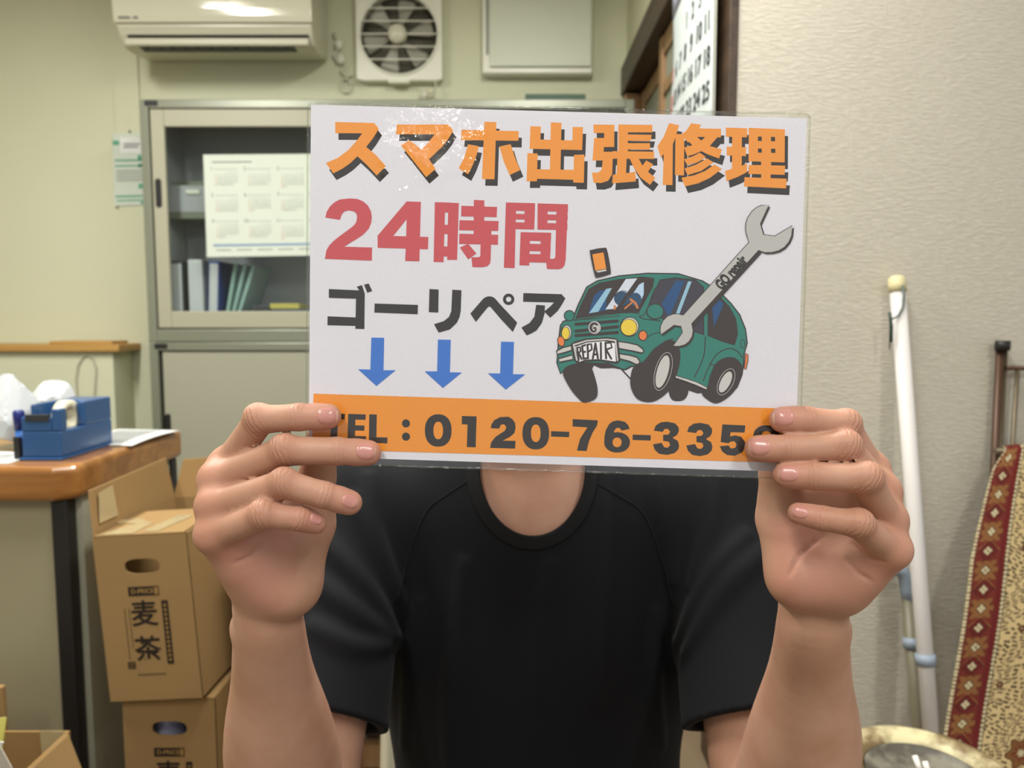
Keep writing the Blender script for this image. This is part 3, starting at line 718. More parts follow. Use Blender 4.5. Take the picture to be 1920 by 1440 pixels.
# bottles inside lower carton seen through the hand hole
bt = MB().tube([(xb - 0.03, 1.375, 0.005), (xb - 0.03, 1.375, 0.20), (xb - 0.03, 1.375, 0.24), (xb - 0.03, 1.375, 0.285)], [0.038, 0.038, 0.028, 0.014], 20)
tag(bt.build('plastic_bottle', mat('pale_bottle', (176, 176, 200), 0.2, 0.5)), 'pale plastic bottle inside the lower barley tea carton', 'bottle', 'bottles in the lower carton')
bt = MB().tube([(xb + 0.046, 1.375, 0.005), (xb + 0.046, 1.375, 0.20), (xb + 0.046, 1.375, 0.24), (xb + 0.046, 1.375, 0.285)], [0.030, 0.030, 0.022, 0.014], 20)
tag(bt.build('plastic_bottle', bpy.data.materials['pale_bottle']), 'second plastic bottle in the lower barley tea carton, right of the first', 'bottle', 'bottles in the lower carton')
# tilted open carton on top
ta = -radians(3.6)
YA0 = 1.295
tl = PY(205, 1305, YA0)
zA = CH + 0.0045
xA = tl[0] + CW / 2 * cos(ta)
cA, kA = carton((xA, YA0, zA + CW / 2 * abs(sin(ta))), radians(-2.0), ta, 'open barley tea carton with raised flaps, tilted on top of its stack', open_top=True)
w = CW / 2; d = CD; h = CH
def kid(mb, name, m, par, **k):
    o = mb.build(name, m, par, **k); o.matrix_parent_inverse = Matrix(); return o
# front flap folded slightly down inwards, taped
ff = [(-w + 0.004, 0.0, h), (w - 0.003, 0.0, h), (w - 0.004, 0.155, h + 0.004), (-w + 0.012, 0.155, h + 0.004)]
kid(MB().prism(ff, (0, 0, 0), (0, 0, 0.003)), 'flap', M['card'], cA, bevel=0.001)
kid(MB().prism([(-w, 0.002, h), (-w, d, h), (-w - 0.006, d - 0.01, h + 0.090), (-w - 0.006, 0.012, h + 0.083)], (0, 0, 0), (0.003, 0, 0)), 'flap', M['card'], cA, bevel=0.001)
kid(MB().prism([(-w, d, h), (w + 0.01, d, h), (w + 0.045, d + 0.02, h + 0.085), (-w + 0.02, d + 0.02, h + 0.080)], (0, 0, 0), (0, -0.003, 0)), 'flap', M['card_in'], cA, bevel=0.001)
kid(MB().prism([(w, 0.01, h), (w, d - 0.01, h), (w - 0.012, d - 0.03, h - 0.09), (w - 0.012, 0.03, h - 0.09)], (0, 0, 0), (-0.003, 0, 0)), 'flap', M['card_in'], cA, bevel=0.001)
tp_ = MB()
for pts in ([(-0.075, 0.002), (-0.012, 0.001), (-0.006, 0.062), (-0.050, 0.10), (-0.085, 0.095), (-0.088, 0.075), (-0.040, 0.065)], [(0.0, 0.01), (0.030, 0.008), (0.052, 0.10), (0.020, 0.11)]):
    tp_.prism([(x, y, h + 0.0036 + 0.026 * y) for x, y in pts], (0, 0, 0), (0, 0, 0.0005))
kid(tp_, 'adhesive_tape', M['tape'], cA)
kid(MB().prism([(-w - 0.0015, 0.02, h + 0.02), (-w - 0.0015, 0.08, h + 0.02), (-w - 0.003, 0.075, h + 0.078), (-w - 0.003, 0.03, h + 0.074)], (0.0052, 0, 0), (0.0057, 0, 0)), 'adhesive_tape', M['tape'], cA)
bt = MB().tube([(xA + 0.045, YA0 + 0.20, zA + 0.02), (xA + 0.045, YA0 + 0.20, zA + 0.27), (xA + 0.058, YA0 + 0.20, zA + 0.31)], [0.04, 0.04, 0.015], 20).tube([(xA + 0.0585, YA0 + 0.20, zA + 0.311), (xA + 0.0605, YA0 + 0.20, zA + 0.335)], 0.0165, 20)
tag(bt.build('capped_bottle', M['white_pl']), 'white capped bottle standing inside the open tilted carton', 'bottle')
# second column, partly behind the forearm
x2 = br[0] + CW / 2 + 0.016
cD_, kD = carton((x2 + 0.002, 1.40, 0.0), radians(0), 0, 'floor carton of the second stack, behind the forearm on the left', printed=False)
cC, kC = carton((x2 + 0.016, 1.39, CH + 0.0045), radians(0), 0, 'upper carton of the second stack, right of the open carton', printed=False)

# ================================================================== open box at the lower left
ob = empty('open_box', (-0.83, 1.16, 0.0), 'open cardboard box with papers at the lower left in front of the desk', 'cardboard box')
oz = 0.310; ox0 = -1.02; ox1 = PY(132, 1380, 1.20)[0]; oy0 = 0.86; oy1 = 1.20; t = 0.004
b = MB(); b.box((ox0, oy0, 0), (ox0 + t, oy1, oz)); b.box((ox1 - t, oy0, 0), (ox1, oy1, oz)); b.box((ox0 + t, oy1 - t, 0), (ox1 - t, oy1, oz)); b.box((ox0 + t, oy0, 0), (ox1 - t, oy0 + t, oz)); b.box((ox0 + t, oy0 + t, 0), (ox1 - t, oy1 - t, t))
b.build('body', M['card_in'], ob)
MB().prism([(ox1 + 0.0005, oy1 - 0.01, oz), (ox1 + 0.0005, oy0, oz), (ox1 + 0.055, oy0, oz - 0.12), (ox1 + 0.055, oy1 - 0.03, oz - 0.12)], (0, 0, 0), (0.003, 0, 0)).build('flap', M['card'], ob, bevel=0.001)
MB().prism([(ox1 - 0.045, oy1 - 0.006, oz - 0.05), (ox1 - 0.004, oy1 - 0.006, oz - 0.05), (ox1 - 0.003, oy1 - 0.007, oz + 0.003), (ox1 - 0.046, oy1 - 0.007, oz + 0.004)], (0, 0, 0), (0, -0.0008, 0)).build('adhesive_tape', M['tape'], ob)
def slip(name, pts, m, label):
    A = np.array(pts); n = np.cross(A[1] - A[0], A[2] - A[0]); n = n / np.linalg.norm(n) * 0.0012
    return tag(MB().prism(list(A), (0, 0, 0), n).build(name, m), label, 'paper', 'papers in the open box')
slip('yellow_envelope', [P(-40, 1470, 1.10), P(-6, 1480, 1.08), P(13, 1344, 1.06), P(-40, 1352, 1.08)], mat('yellow_paper', (226, 220, 120), 0.6), 'yellow paper sticking out of the open box at the left edge')
slip('grey_wrapper', [P(-40, 1380, 1.03), P(-2, 1396, 1.02), P(22, 1440, 1.01), P(10, 1520, 1.02), P(-40, 1520, 1.03)], mat('grey_film', (178, 172, 160), 0.3), 'grey film wrapper at the front of the open box')
slip('white_slip', [P(-40, 1400, 1.05), P(-6, 1412, 1.045), P(8, 1391, 1.04), P(-30, 1385, 1.05)], M['paper'], 'small white slip between the yellow paper and the grey wrapper')
kb = MB().box((-1.10, 1.235, 0), (PY(8, 1300, 1.24)[0], 1.246, PY(10, 1286, 1.24)[2])); o = kb.build('flat_carton', M['card'], bevel=0.002); tag(o, 'upright flat carton at the left edge behind the open box', 'cardboard box')

# ================================================================== right side: pipe, crutch, rack, rug, ashtray
pipe = empty('plastic_pipe', (0.80, 1.45, 0.0), 'long white plastic pipe with cream cap leaning on the papered wall', 'pipe')
M['pvc'] = mat('white_pvc', (212, 208, 204), 0.4, 0.4); M['capm'] = mat('aged_cream_cap', (214, 204, 160), 0.5, 0.35, var=0.3, vscale=30)
pa = PY(1683, 545, 1.535); pb_ = PY(1745, 1365, 1.40); dirp = (pb_ - pa) / np.linalg.norm(pb_ - pa)
tfl = (0.022 - pb_[2]) / dirp[2]; pe = pb_ + dirp * tfl
MB().tube([pa, pa + (pe - pa) * 0.5, pe], 0.0150, 24).build('pipe', M['pvc'], pipe)
MB().tube([pa + dirp * 0.002, pa - dirp * 0.012, pa - dirp * 0.026, pa - dirp * 0.030], [0.0172, 0.0170, 0.0158, 0.011], 24).build('cap', M['capm'], pipe)
# dark cord loop tied on it
cd = [(1692, 535), (1695, 552), (1693, 575), (1684, 592), (1674, 598), (1668, 594)]
MB().tube([PY(x, y, 1.5125 if i > 0 else 1.518) for i, (x, y) in enumerate(cd)], 0.0022, 8).build('cord', mat('grey_green_cord', (92, 104, 100), 0.5), pipe)
MB().tube([PY(1668, 585, 1.51), PY(1671, 610, 1.51), PY(1671, 642, 1.51)], [0.003, 0.0035, 0.003], 8).tube([PY(1669, 596, 1.51), PY(1668, 655, 1.512)], 0.0012, 6).build('cord_end', mat('dark_green_cord', (44, 62, 54), 0.5), pipe)
# crutch / cane behind
cr_ = empty('walking_stick', (0.78, 1.52, 0.0), 'grey walking stick with pale blue-grey elbow grip behind the white pipe', 'walking stick')
M['grip'] = mat('blue_grey_plastic', (146, 158, 172), 0.45, 0.4)
k0 = PY(1701, 1120, 1.515); k1 = PY(1722, 1360, 1.46); dk = (k1 - k0) / np.linalg.norm(k1 - k0); ke = k1 + dk * ((0.01 - k1[2]) / dk[2])
MB().tube([k0, k1, ke], 0.0122, 16).build('shaft', mat('khaki_grey_tube', (116, 110, 90), 0.4, 0.5), cr_)
gp = [(1646, 1084), (1664, 1073), (1680, 1067), (1692, 1072), (1698, 1086), (1700, 1104), (1703, 1128)]
MB().tube([PY(x, y, 1.515) for x, y in gp], [0.011, 0.0135, 0.0135, 0.0135, 0.0138, 0.0135, 0.0135], 16).build('grip', M['grip'], cr_)
# double clip on the pipe
clp = empty('pipe_clip', PY(1722, 1236, 1.43), 'pale blue-grey double clip joining white pipe and walking stick', 'clip')
cc1 = pa + dirp * ((PY(1733, 1236, 1.42)[2] - pa[2]) / dirp[2]); cc0 = k0 + dk * ((cc1[2] - k0[2]) / dk[2])
def cring(c, ax, r, a0, a1, hw):
    g = MB(); ax = ax / np.linalg.norm(ax); e1 = np.cross(ax, [0, 1, 0]); e1 /= np.linalg.norm(e1); e2 = np.cross(ax, e1)
    rows = []
    for q in np.linspace(a0, a1, 22): rows.append([c + r * (cos(q) * e1 + sin(q) * e2) + ax * s_ for s_ in (-hw, hw)])
    return g.grid(rows)
g = cring(cc1, -dirp, 0.0170, radians(-30), radians(215), 0.011); g.build('ring', M['grip'], clp, solid=0.003)
g = cring(cc0, -dk, 0.0142, radians(-30), radians(215), 0.011); g.build('ring', M['grip'], clp, solid=0.003)

# rack
rk = empty('metal_rack', (1.1, 1.54, 0), 'dark metal rack with black capped post carrying the patterned rug', 'rack')
M['rackm'] = mat('bronze_tube', (112, 100, 80), 0.35, 0.5, metal=0.5); M['rackb'] = mat('brown_tube', (84, 60, 44), 0.4, 0.5, metal=0.3)
def seg(px0, py0, Y0, px1, py1, Y1, extend=True):
    a = PY(px0, py0, Y0); b = PY(px1, py1, Y1); 
    if extend: dd = (b - a) / np.linalg.norm(b - a); b = b + dd * ((0.01 - b[2]) / dd[2])
    return a, b
a, b = seg(1875, 648, 1.545, 1864, 880, 1.540); MB().tube([a, b], 0.0075, 14).build('post', M['rackb'], rk)
a2, b2 = seg(1884, 648, 1.552, 1872, 880, 1.546); MB().tube([a2, b2], 0.0065, 14).build('post', M['rackm'], rk)
q = PY(1880, 646, 1.54); MB().tube([q + np.array([0, 0, -0.012]), q + np.array([0, 0, 0.008])], 0.0145, 16).build('post_cap', M['dark'], rk)
q0 = PY(1886, 690, 1.54); MB().tube([q0, q0 + np.array([0.9, 0, 0.0])], 0.005, 12).build('rail', M['rackb'], rk)
for i in range(4):
    px = 1908 - 12 * 0; t0 = PY(1908, 692, 1.54) + np.array([0.085 * i, 0, 0]); t1 = PY(1895, 850, 1.535) + np.array([0.085 * i, 0, -0.5]); MB().tube([t0, t1], 0.0042, 10).build('bar', M['rackm'], rk)
q1 = PY(1866, 846, 1.518); MB().tube([q1 + np.array([0.0, 0.0, 0.0]), q1 + np.array([0.9, 0, 0.0])], 0.006, 12).build('rail', M['rackm'], rk)

# rug
TL = PY(1851, 846, 1.495); BL = PY(1775, 1375, 1.375)
dv = (BL - TL) / np.linalg.norm(BL - TL); Lv = -(TL[2] - 0.012) / dv[2]
NU, NV = 230, 560; UW = 0.30
us = np.linspace(0, UW, NU); vs = np.linspace(-0.012, Lv, NV)
ug, vg = np.meshgrid(us, vs)
def hsh(i, j, k=0):
    x = np.sin(i * 127.1 + j * 311.7 + k * 74.7) * 43758.5453; return x - np.floor(x)
colr = np.zeros((NV, NU, 3)); red = np.array(lin((112, 50, 42))[:3]); brn = np.array(lin((134, 92, 56))[:3]); crm = np.array(lin((206, 192, 154))[:3])
drk = np.array(lin((62, 40, 30))[:3]); bei = np.array(lin((208, 184, 134))[:3]); dred = np.array(lin((104, 40, 38))[:3]); blk = np.array(lin((50, 38, 30))[:3])
colr[:] = red; BW = 0.066
per = 0.0375
mi = np.floor(vg / per); mv = (vg / per - mi - 0.5) * per; mu = ug - 0.030
l1 = np.abs(mu) + np.abs(mv); star = (mi.astype(int) % 2 == 0)
ang = np.arctan2(mv, mu); rr = np.hypot(mu, mv)
# two alternating figures: eight pointed star, and a diamond
starR = 0.0165 + 0.006 * np.cos(4 * ang) * np.sign(np.cos(4 * ang)) + 0.004 * np.cos(8 * ang)
m_ = star & (rr < starR + 0.0035); colr[m_] = brn
m_ = star & (np.abs(rr - starR - 0.0035) < 0.0010); colr[m_] = drk
m_ = (~star) & (l1 < 0.0205); colr[m_] = dred
m_ = (~star) & (np.abs(l1 - 0.0205) < 0.0011); colr[m_] = drk
m_ = (~star) & (np.abs(l1 - 0.0235) < 0.0010) & (mv < 0) ; colr[m_] = brn * 1.2
m_ = l1 < 0.0115; colr[m_] = drk
for sx_, sy_ in ((0.0048, 0), (-0.0048, 0), (0, 0.0048), (0, -0.0048)):
    m_ = (np.abs(mu - sx_) + np.abs(mv - sy_)) < 0.0040; colr[m_] = crm
m_ = (ug > 0.0035) & (ug < 0.0080); colr[m_] = red * 0.8
m_ = ug < 0.0035; pd_ = 0.0075; cell_ = (vg / pd_ - np.floor(vg / pd_) - .5) * pd_; colr[m_] = drk; colr[(ug < 0.0042) & (np.abs(cell_) < 0.0026)] = crm
m_ = (ug > 0.055) & (ug < BW); colr[m_] = dred
# row of cream dots on black
m_ = (ug > BW) & (ug < BW + 0.0085); colr[m_] = blk
pd_ = 0.0085; cell_ = (vg / pd_ - np.floor(vg / pd_) - .5) * pd_
m_ = np.hypot(ug - BW - 0.0036, cell_) < 0.0034; colr[m_] = crm
# beige field with dashes
fld = ug > BW + 0.0085; colr[fld] = bei
rw = 0.0072; cwid = 0.0150
wv = vg + 0.004 * np.sin(ug * 55 + 1.5 * np.sin(vg * 22)) - 0.003 * np.cos(vg * 40 + ug * 90)
ri = np.floor(wv / rw); ci_u = ug + hsh(ri, ri * 0 + 3) * cwid + 0.002 * np.sin(vg * 300); ci = np.floor(ci_u / cwid)
fu = (ci_u / cwid - ci - 0.5) * cwid; fv = (wv / rw - ri - 0.5) * rw
lenh = 0.0036 + 0.0030 * hsh(ri, ci, 1); til = (hsh(ri, ci, 2) - 0.5) * 1.0
dd_ = np.abs(fv - fu * til - 0.0006 * np.sin(fu * 900)); m_ = fld & (np.abs(fu) < lenh) & (dd_ < 0.0018) & (hsh(ri, ci, 5) > 0.08); colr[m_] = blk
# brown flowers in the field
for (fu_, fv_, fr_) in ((0.185, 0.44, 0.042), (0.15, 0.60, 0.026), (0.21, 0.16, 0.035), (0.105, 0.20, 0.007), (0.09, 0.47, 0.006), (0.115, 0.36, 0.006)):
    a_ = np.arctan2(vg - fv_, ug - fu_); r_ = np.hypot(vg - fv_, ug - fu_); R_ = fr_ * (1 + 0.18 * np.cos(6 * a_ + 1)); colr[fld & (r_ < R_ * 1.18)] = bei
    colr[fld & (np.abs(r_ - R_) < 0.0013)] = drk; colr[fld & (r_ < R_ - 0.0013)] = brn * 0.8
    colr[fld & (r_ < R_ * 0.62) & (np.sin(9 * a_ + r_ * 400) > 0.3)] = dred; colr[fld & (r_ < R_ * 0.25)] = crm * 0.8
vv = np.clip(vg, 0, None)
top = np.clip(1 - vv / 0.22, 0, 1)
base = TL[None, None, :] + vv[..., None] * dv
# the border turns back near the top; the rug wraps over the rail
ucomp = np.where(ug < 0.08, ug, 0.08); k_ = 0.45 * top + 0.06
px_ = base[..., 0] + ug - k_ * (ucomp - 0.08) * 0 - (0.08 - ucomp) * (-0.42 * top) + 0.016 * np.clip(1 - vv / 0.045, 0, 1) ** 1.5 * np.clip(1 - ug / 0.06, 0, 1)
py_ = base[..., 1] - 0.10 * ug * 0.1 + (0.08 - ucomp) * 0.22 * top
pz_ = base[..., 2] + 0.02 * ug * 0
ov = np.clip(-vg, 0, None); py_ = py_ + ov * 1.0 ; pz_ = pz_ + 0.006 * np.sin(np.clip(ov / 0.012, 0, 1) * pi / 2) + 0.006 * np.clip(ug / 0.06, 0, 1) * 1.0
py_ = py_ + 0.004 * np.sin(vg * 14) 
verts = np.stack([px_, py_, pz_], -1).reshape(-1, 3)
idx = np.arange(NU * NV).reshape(NV, NU)
faces = np.stack([idx[:-1, :-1], idx[1:, :-1], idx[1:, 1:], idx[:-1, 1:]], -1).reshape(-1, 4)
me = bpy.data.meshes.new('patterned_rug'); me.from_pydata(verts.tolist(), [], faces.tolist())
ca = me.color_attributes.new('pattern', 'FLOAT_COLOR', 'POINT'); ca.data.foreach_set('color', np.c_[colr.reshape(-1, 3), np.ones(NU * NV)].astype(np.float32).ravel())
me.polygons.foreach_set('use_smooth', [True] * len(me.polygons)); me.materials.append(mat('rug_pile', (180, 150, 100), 0.9, 0.1, bump=0.5, bscale=900, attr='pattern'))
rug = bpy.data.objects.new('patterned_rug', me); COL.objects.link(rug); md = rug.modifiers.new('solidify', 'SOLIDIFY'); md.thickness = 0.006; md.offset = -1
tag(rug, 'red and beige patterned rug hanging over the metal rack', 'rug')

# ashtray stand
AX, AY, AZ = 0.5546, 0.9518, 0.40
ash = empty('ashtray_stand', (AX, AY, 0), 'round cream standing ashtray with blackened sand plate at lower right', 'ashtray')
M['ashc'] = mat('stained_cream_enamel', (204, 194, 152), 0.45, 0.4, var=0.95, vscale=24, rgb2=(112, 92, 60))
M['ashp'] = mat('sooty_plate', (126, 122, 108), 0.55, 0.35, var=0.9, vscale=26, rgb2=(72, 68, 60), bump=0.3, bscale=120)
MB().lathe([(0.075, 0), (0.09, 0.0), (0.094, 0.02), (0.096, AZ - 0.03), (0.106, AZ - 0.018), (0.1085, AZ - 0.008), (0.106, AZ), (0.098, AZ + 0.001), (0.086, AZ - 0.004), (0.0755, AZ - 0.009), (0.0752, AZ - 0.03), (0.02, AZ - 0.031)], (AX, AY, 0), 64).build('body', M['ashc'], ash)
MB().lathe([(0.002, AZ - 0.0225), (0.060, AZ - 0.0225), (0.071, AZ - 0.019), (0.0745, AZ - 0.0085), (0.0725, AZ - 0.0075), (0.0685, AZ - 0.013), (0.058, AZ - 0.0155), (0.030, AZ - 0.017), (0.002, AZ - 0.0165)], (AX, AY, 0), 64).build('plate', M['ashp'], ash)
M['cig'] = mat('cigarette_paper', (228, 224, 216), 0.6); M['filt'] = mat('cigarette_filter', (206, 170, 120), 0.6)
def butt(px, py, px2, py2, label):
    a = PZ(px, py, AZ + 0.006); b = PZ(px2, py2, AZ - 0.008)
    r = empty('cigarette_butt', b, label, 'cigarette', 'cigarette butts in the ashtray')
    MB().tube([a, b], 0.0038, 14).build('stub', M['cig'], r); MB().tube([b, b + (b - a) * 0.5], 0.0039, 14).build('filter', M['filt'], r)
butt(1715, 1417, 1726, 1447, 'left of two white cigarette butts in the round ashtray')
butt(1734, 1428, 1742, 1452, 'right of two white cigarette butts in the round ashtray')
# ================================================================== the laminated sign
S0 = P(583, 196, 0.450); S1 = P(1513, 222, 0.450); S2 = P(579, 856, 0.4590)
SX = (S1 - S0) / np.linalg.norm(S1 - S0); SN = np.cross(S2 - S0, SX); SN /= np.linalg.norm(SN)
if SN[1] > 0: SN = -SN
SY = np.cross(SN, SX)
def SP(px, py, lift=0.0):
    r = DIR(px, py); d = np.dot(S0 - CAM, SN) / np.dot(r, SN)
    return CAM + r * d + SN * lift
def sign_depth(px, py):
    r = DIR(px, py); return np.dot(S0 - CAM, SN) / np.dot(r, SN)
sign = empty('laminated_sign', SP(1046, 560), 'laminated white sign with orange headline and phone number held up by the person', 'sign')
INK = {}
inks = [('sheet_white', (226, 224, 233)), ('headline_orange', (240, 154, 62)), ('print_black', (52, 49, 47)), ('print_red', (202, 84, 92)),
        ('print_blue', (64, 120, 208)), ('band_orange', (236, 150, 52)), ('car_green', (50, 128, 116)), ('car_black', (62, 53, 51)), ('lamp_yellow', (238, 208, 70)),
        ('signal_orange', (234, 130, 70)), ('chrome_grey', (206, 204, 202)), ('seat_navy', (44, 80, 112)), ('pane_blue', (38, 82, 132)), ('pane_light', (152, 198, 222)),
        ('pane_pale', (190, 216, 244)), ('pane_white', (218, 226, 240)), ('wheel_brown', (206, 128, 76)), ('tool_grey', (190, 189, 187)), ('cabin_dark', (66, 64, 74)), ('sheet_bright', (240, 240, 246))]
imats = []
for i, (n_, c_) in enumerate(inks):
    INK[n_] = i
    imats.append(mat(n_, c_, 0.55, 0.25, bump=0.10, bscale=900))
pr = MB(); layer = [2]
LS = 0.000012
def up(): layer[0] += 0.3
sub = [0]
def nudge():
    sub[0] += 1; layer[0] += 0.10
def poly(pts, ink, f=None):
    nudge(); p = [SP(*(f(*q) if f else q), layer[0] * LS) for q in pts]
    pr.add(p, [tuple(range(len(p)))], INK[ink])
def smooth_closed(pts, n=6):
    P_ = [np.array(p, float) for p in pts]; k = len(P_); out = []
    for i in range(k):
        a, b, c, d = P_[i - 1], P_[i], P_[(i + 1) % k], P_[(i + 2) % k]
        for j in range(n):
            t = j / n; out.append(0.5 * ((2 * b) + (c - a) * t + (2 * a - 5 * b + 4 * c - d) * t * t + (-a + 3 * b - 3 * c + d) * t ** 3))
    return [tuple(o) for o in out]
def smooth_open(pts, n=8):
    P_ = [np.array(p, float) for p in pts]; P_ = [2 * P_[0] - P_[1]] + P_ + [2 * P_[-1] - P_[-2]]; out = []
    for i in range(1, len(P_) - 2):
        a, b, c, d = P_[i - 1:i + 3]
        for j in range(n):
            t = j / n; out.append(0.5 * ((2 * b) + (c - a) * t + (2 * a - 5 * b + 4 * c - d) * t * t + (-a + 3 * b - 3 * c + d) * t ** 3))
    out.append(P_[-2]); return [tuple(o) for o in out]
def stroke(pts, w, ink, f=None, sm=True, closed=False, taper=False):
    if f: pts = [f(*q) for q in pts]
    if closed: pts = smooth_closed(pts) if sm else list(pts); pts = pts + [pts[0]]
    elif sm and len(pts) > 2: pts = smooth_open(pts)
    A = np.array(pts, float); T = np.gradient(A, axis=0); 
    if closed: T[0] = T[-1] = A[1] - A[-2]
    T /= np.linalg.norm(T, axis=1)[:, None] + 1e-9; N = np.c_[-T[:, 1], T[:, 0]]
    ww = np.full(len(A), w / 2.0)
    if taper: ww *= 0.35 + 0.65 * np.sin(np.linspace(0.15, pi - 0.15, len(A)))
    L = A + N * ww[:, None]; R = A - N * ww[:, None]; n = len(A)
    nudge(); v = [SP(*q, layer[0] * LS) for q in L] + [SP(*q, layer[0] * LS) for q in R]
    pr.add(v, [(i, i + 1, n + i + 1, n + i) for i in range(n - 1)], INK[ink])
    if not closed:
        for c_ in (A[0], A[-1]): ell(c_[0], c_[1], ww[0] if not taper else ww[0], ww[0], ink)
def ell(cx, cy, rx, ry, ink, rot=0.0, f=None, n=40, pw=1.0):
    q = np.linspace(0, 2 * pi, n, endpoint=False); c, s = np.cos(q), np.sin(q)
    c = np.sign(c) * np.abs(c) ** pw; s = np.sign(s) * np.abs(s) ** pw
    x = rx * c; y = ry * s; X = cx + x * cos(rot) - y * sin(rot); Y = cy + x * sin(rot) + y * cos(rot)
    poly(list(zip(X, Y)), ink, f)
def ringp(cx, cy, rx, ry, ix, iy, ink, f=None, rot=0.0, n=48, pw=1.0, dx=0, dy=0):
    q = np.linspace(0, 2 * pi, n, endpoint=False); c, s = np.cos(q), np.sin(q); c = np.sign(c) * np.abs(c) ** pw; s = np.sign(s) * np.abs(s) ** pw
    def tr(x, y): return cx + x * cos(rot) - y * sin(rot), cy + x * sin(rot) + y * cos(rot)
    o = [tr(rx * a, ry * b) for a, b in zip(c, s)]; i_ = [tr(ix * a + dx, iy * b + dy) for a, b in zip(c, s)]
    if f: o = [f(*p) for p in o]; i_ = [f(*p) for p in i_]
    nudge(); v = [SP(*p, layer[0] * LS) for p in o] + [SP(*p, layer[0] * LS) for p in i_]
    pr.add(v, [(k, (k + 1) % n, n + (k + 1) % n, n + k) for k in range(n)], INK[ink])
def outl(pts, w, fill, line='car_black', f=None, sm=False):
    """filled shape with a dark outline"""
    Q_ = [f(*q) for q in pts] if f else list(pts)
    if sm: Q_ = smooth_closed(Q_)
    poly(Q_, fill); up(); stroke(Q_, w, line, None, False, True); up()
def X(sc, ox, oy): return lambda x, y: (ox + x / sc, oy + y / sc)

# -------- headline
fa = X(7.385, 600, 220); fb = X(5.3333, 860, 220); f3 = X(3.5556, 1000, 180); f8 = X(6.857, 1220, 220)
HEAD = []
def hd(f, *polys):
    for p in polys: HEAD.append([f(*q) for q in p])
hd(fa, [(210, 65), (750, 78), (815, 158), (735, 290), (640, 410), (775, 522), (912, 678), (785, 805), (650, 660), (520, 540), (420, 635), (310, 712), (185, 777), (82, 632), (250, 562), (390, 455), (500, 335), (585, 222), (212, 220)],
       [(1065, 100), (1780, 100), (1845, 185), (1780, 295), (1690, 410), (1510, 580), (1602, 715), (1470, 828), (1290, 600), (1120, 388), (1235, 318), (1330, 385), (1405, 450), (1490, 360), (1590, 235), (1050, 235)])
hd(fb, [(258, 45), (377, 48), (358, 620), (233, 617)], [(30, 125), (600, 138), (598, 235), (25, 228)],
       [(95, 270), (202, 290), (180, 375), (145, 470), (95, 570), (0, 510), (55, 405)], [(408, 292), (520, 268), (560, 395), (615, 528), (510, 578), (450, 440)],
       [(922, 50), (1028, 55), (1018, 540), (912, 540)], [(717, 90), (822, 92), (818, 222), (1138, 232), (1140, 97), (1243, 98), (1235, 328), (710, 315)],
       [(688, 358), (790, 362), (785, 520), (1150, 525), (1153, 375), (1258, 372), (1252, 655), (1145, 652), (1145, 625), (783, 615), (783, 640), (680, 640)],
       [(1348, 72), (1557, 75), (1555, 297), (1452, 297), (1450, 345), (1550, 345), (1540, 432), (1535, 570), (1495, 635), (1425, 657), (1350, 655), (1332, 553), (1395, 553), (1430, 525), (1440, 432), (1338, 432), (1355, 207), (1455, 207), (1455, 157), (1350, 157)])
hd(f3, [(567, 190), (793, 193), (793, 243), (567, 243)], [(567, 236), (630, 236), (630, 256), (790, 259), (780, 301), (630, 299), (630, 315), (778, 315), (778, 358), (630, 357), (630, 369), (567, 369)], [(528, 368), (805, 371), (805, 420), (528, 418)],
       [(560, 410), (622, 410), (618, 515), (680, 505), (683, 570), (525, 583), (530, 525), (555, 522)], [(640, 412), (700, 414), (730, 468), (772, 512), (813, 545), (778, 593), (715, 545), (670, 480)], [(752, 430), (798, 455), (762, 508), (718, 478)])
hd(f8, [(238, 75), (365, 103), (320, 255), (285, 345), (280, 872), (155, 868), (168, 470), (130, 520), (87, 372), (165, 255)], [(318, 215), (432, 218), (428, 748), (312, 742)],
       [(520, 78), (648, 95), (600, 200), (540, 270), (480, 325), (395, 222), (460, 170)], [(560, 142), (905, 148), (903, 258), (545, 250)],
       [(705, 250), (860, 255), (760, 368), (640, 440), (560, 475), (470, 502), (430, 390), (540, 358), (645, 305)], [(430, 250), (595, 250), (660, 310), (760, 370), (915, 412), (880, 530), (740, 480), (620, 420), (530, 355)],
       [(430, 540), (545, 500), (632, 455), (710, 510), (600, 580), (470, 615)], [(435, 658), (580, 610), (725, 528), (808, 580), (650, 690), (475, 742)], [(395, 778), (560, 745), (700, 690), (820, 605), (915, 665), (760, 780), (610, 850), (440, 888)],
       [(967, 132), (1240, 142), (1238, 258), (967, 248)], [(978, 378), (1225, 385), (1225, 500), (978, 490)], [(1047, 240), (1172, 245), (1170, 650), (1045, 660)], [(955, 690), (1045, 662), (1170, 625), (1238, 590), (1235, 708), (1110, 770), (975, 822)],
       [(1260, 135), (1725, 155), (1724, 255), (1260, 245)], [(1260, 302), (1724, 312), (1723, 405), (1259, 400)], [(1259, 452), (1723, 460), (1722, 580), (1258, 565)], [(1260, 240), (1378, 242), (1378, 460), (1259, 458)], [(1427, 245), (1545, 250), (1547, 462), (1429, 458)], [(1598, 250), (1724, 252), (1723, 464), (1603, 462)],
       [(1420, 560), (1548, 565), (1540, 800), (1420, 790)], [(1260, 612), (1728, 622), (1722, 740), (1255, 728)], [(1205, 770), (1748, 790), (1740, 915), (1200, 888)])
for p in HEAD: poly([(x + 6.0, y + 12.5) for x, y in p], 'print_black')
up()
for p in HEAD: poly(p, 'headline_orange')
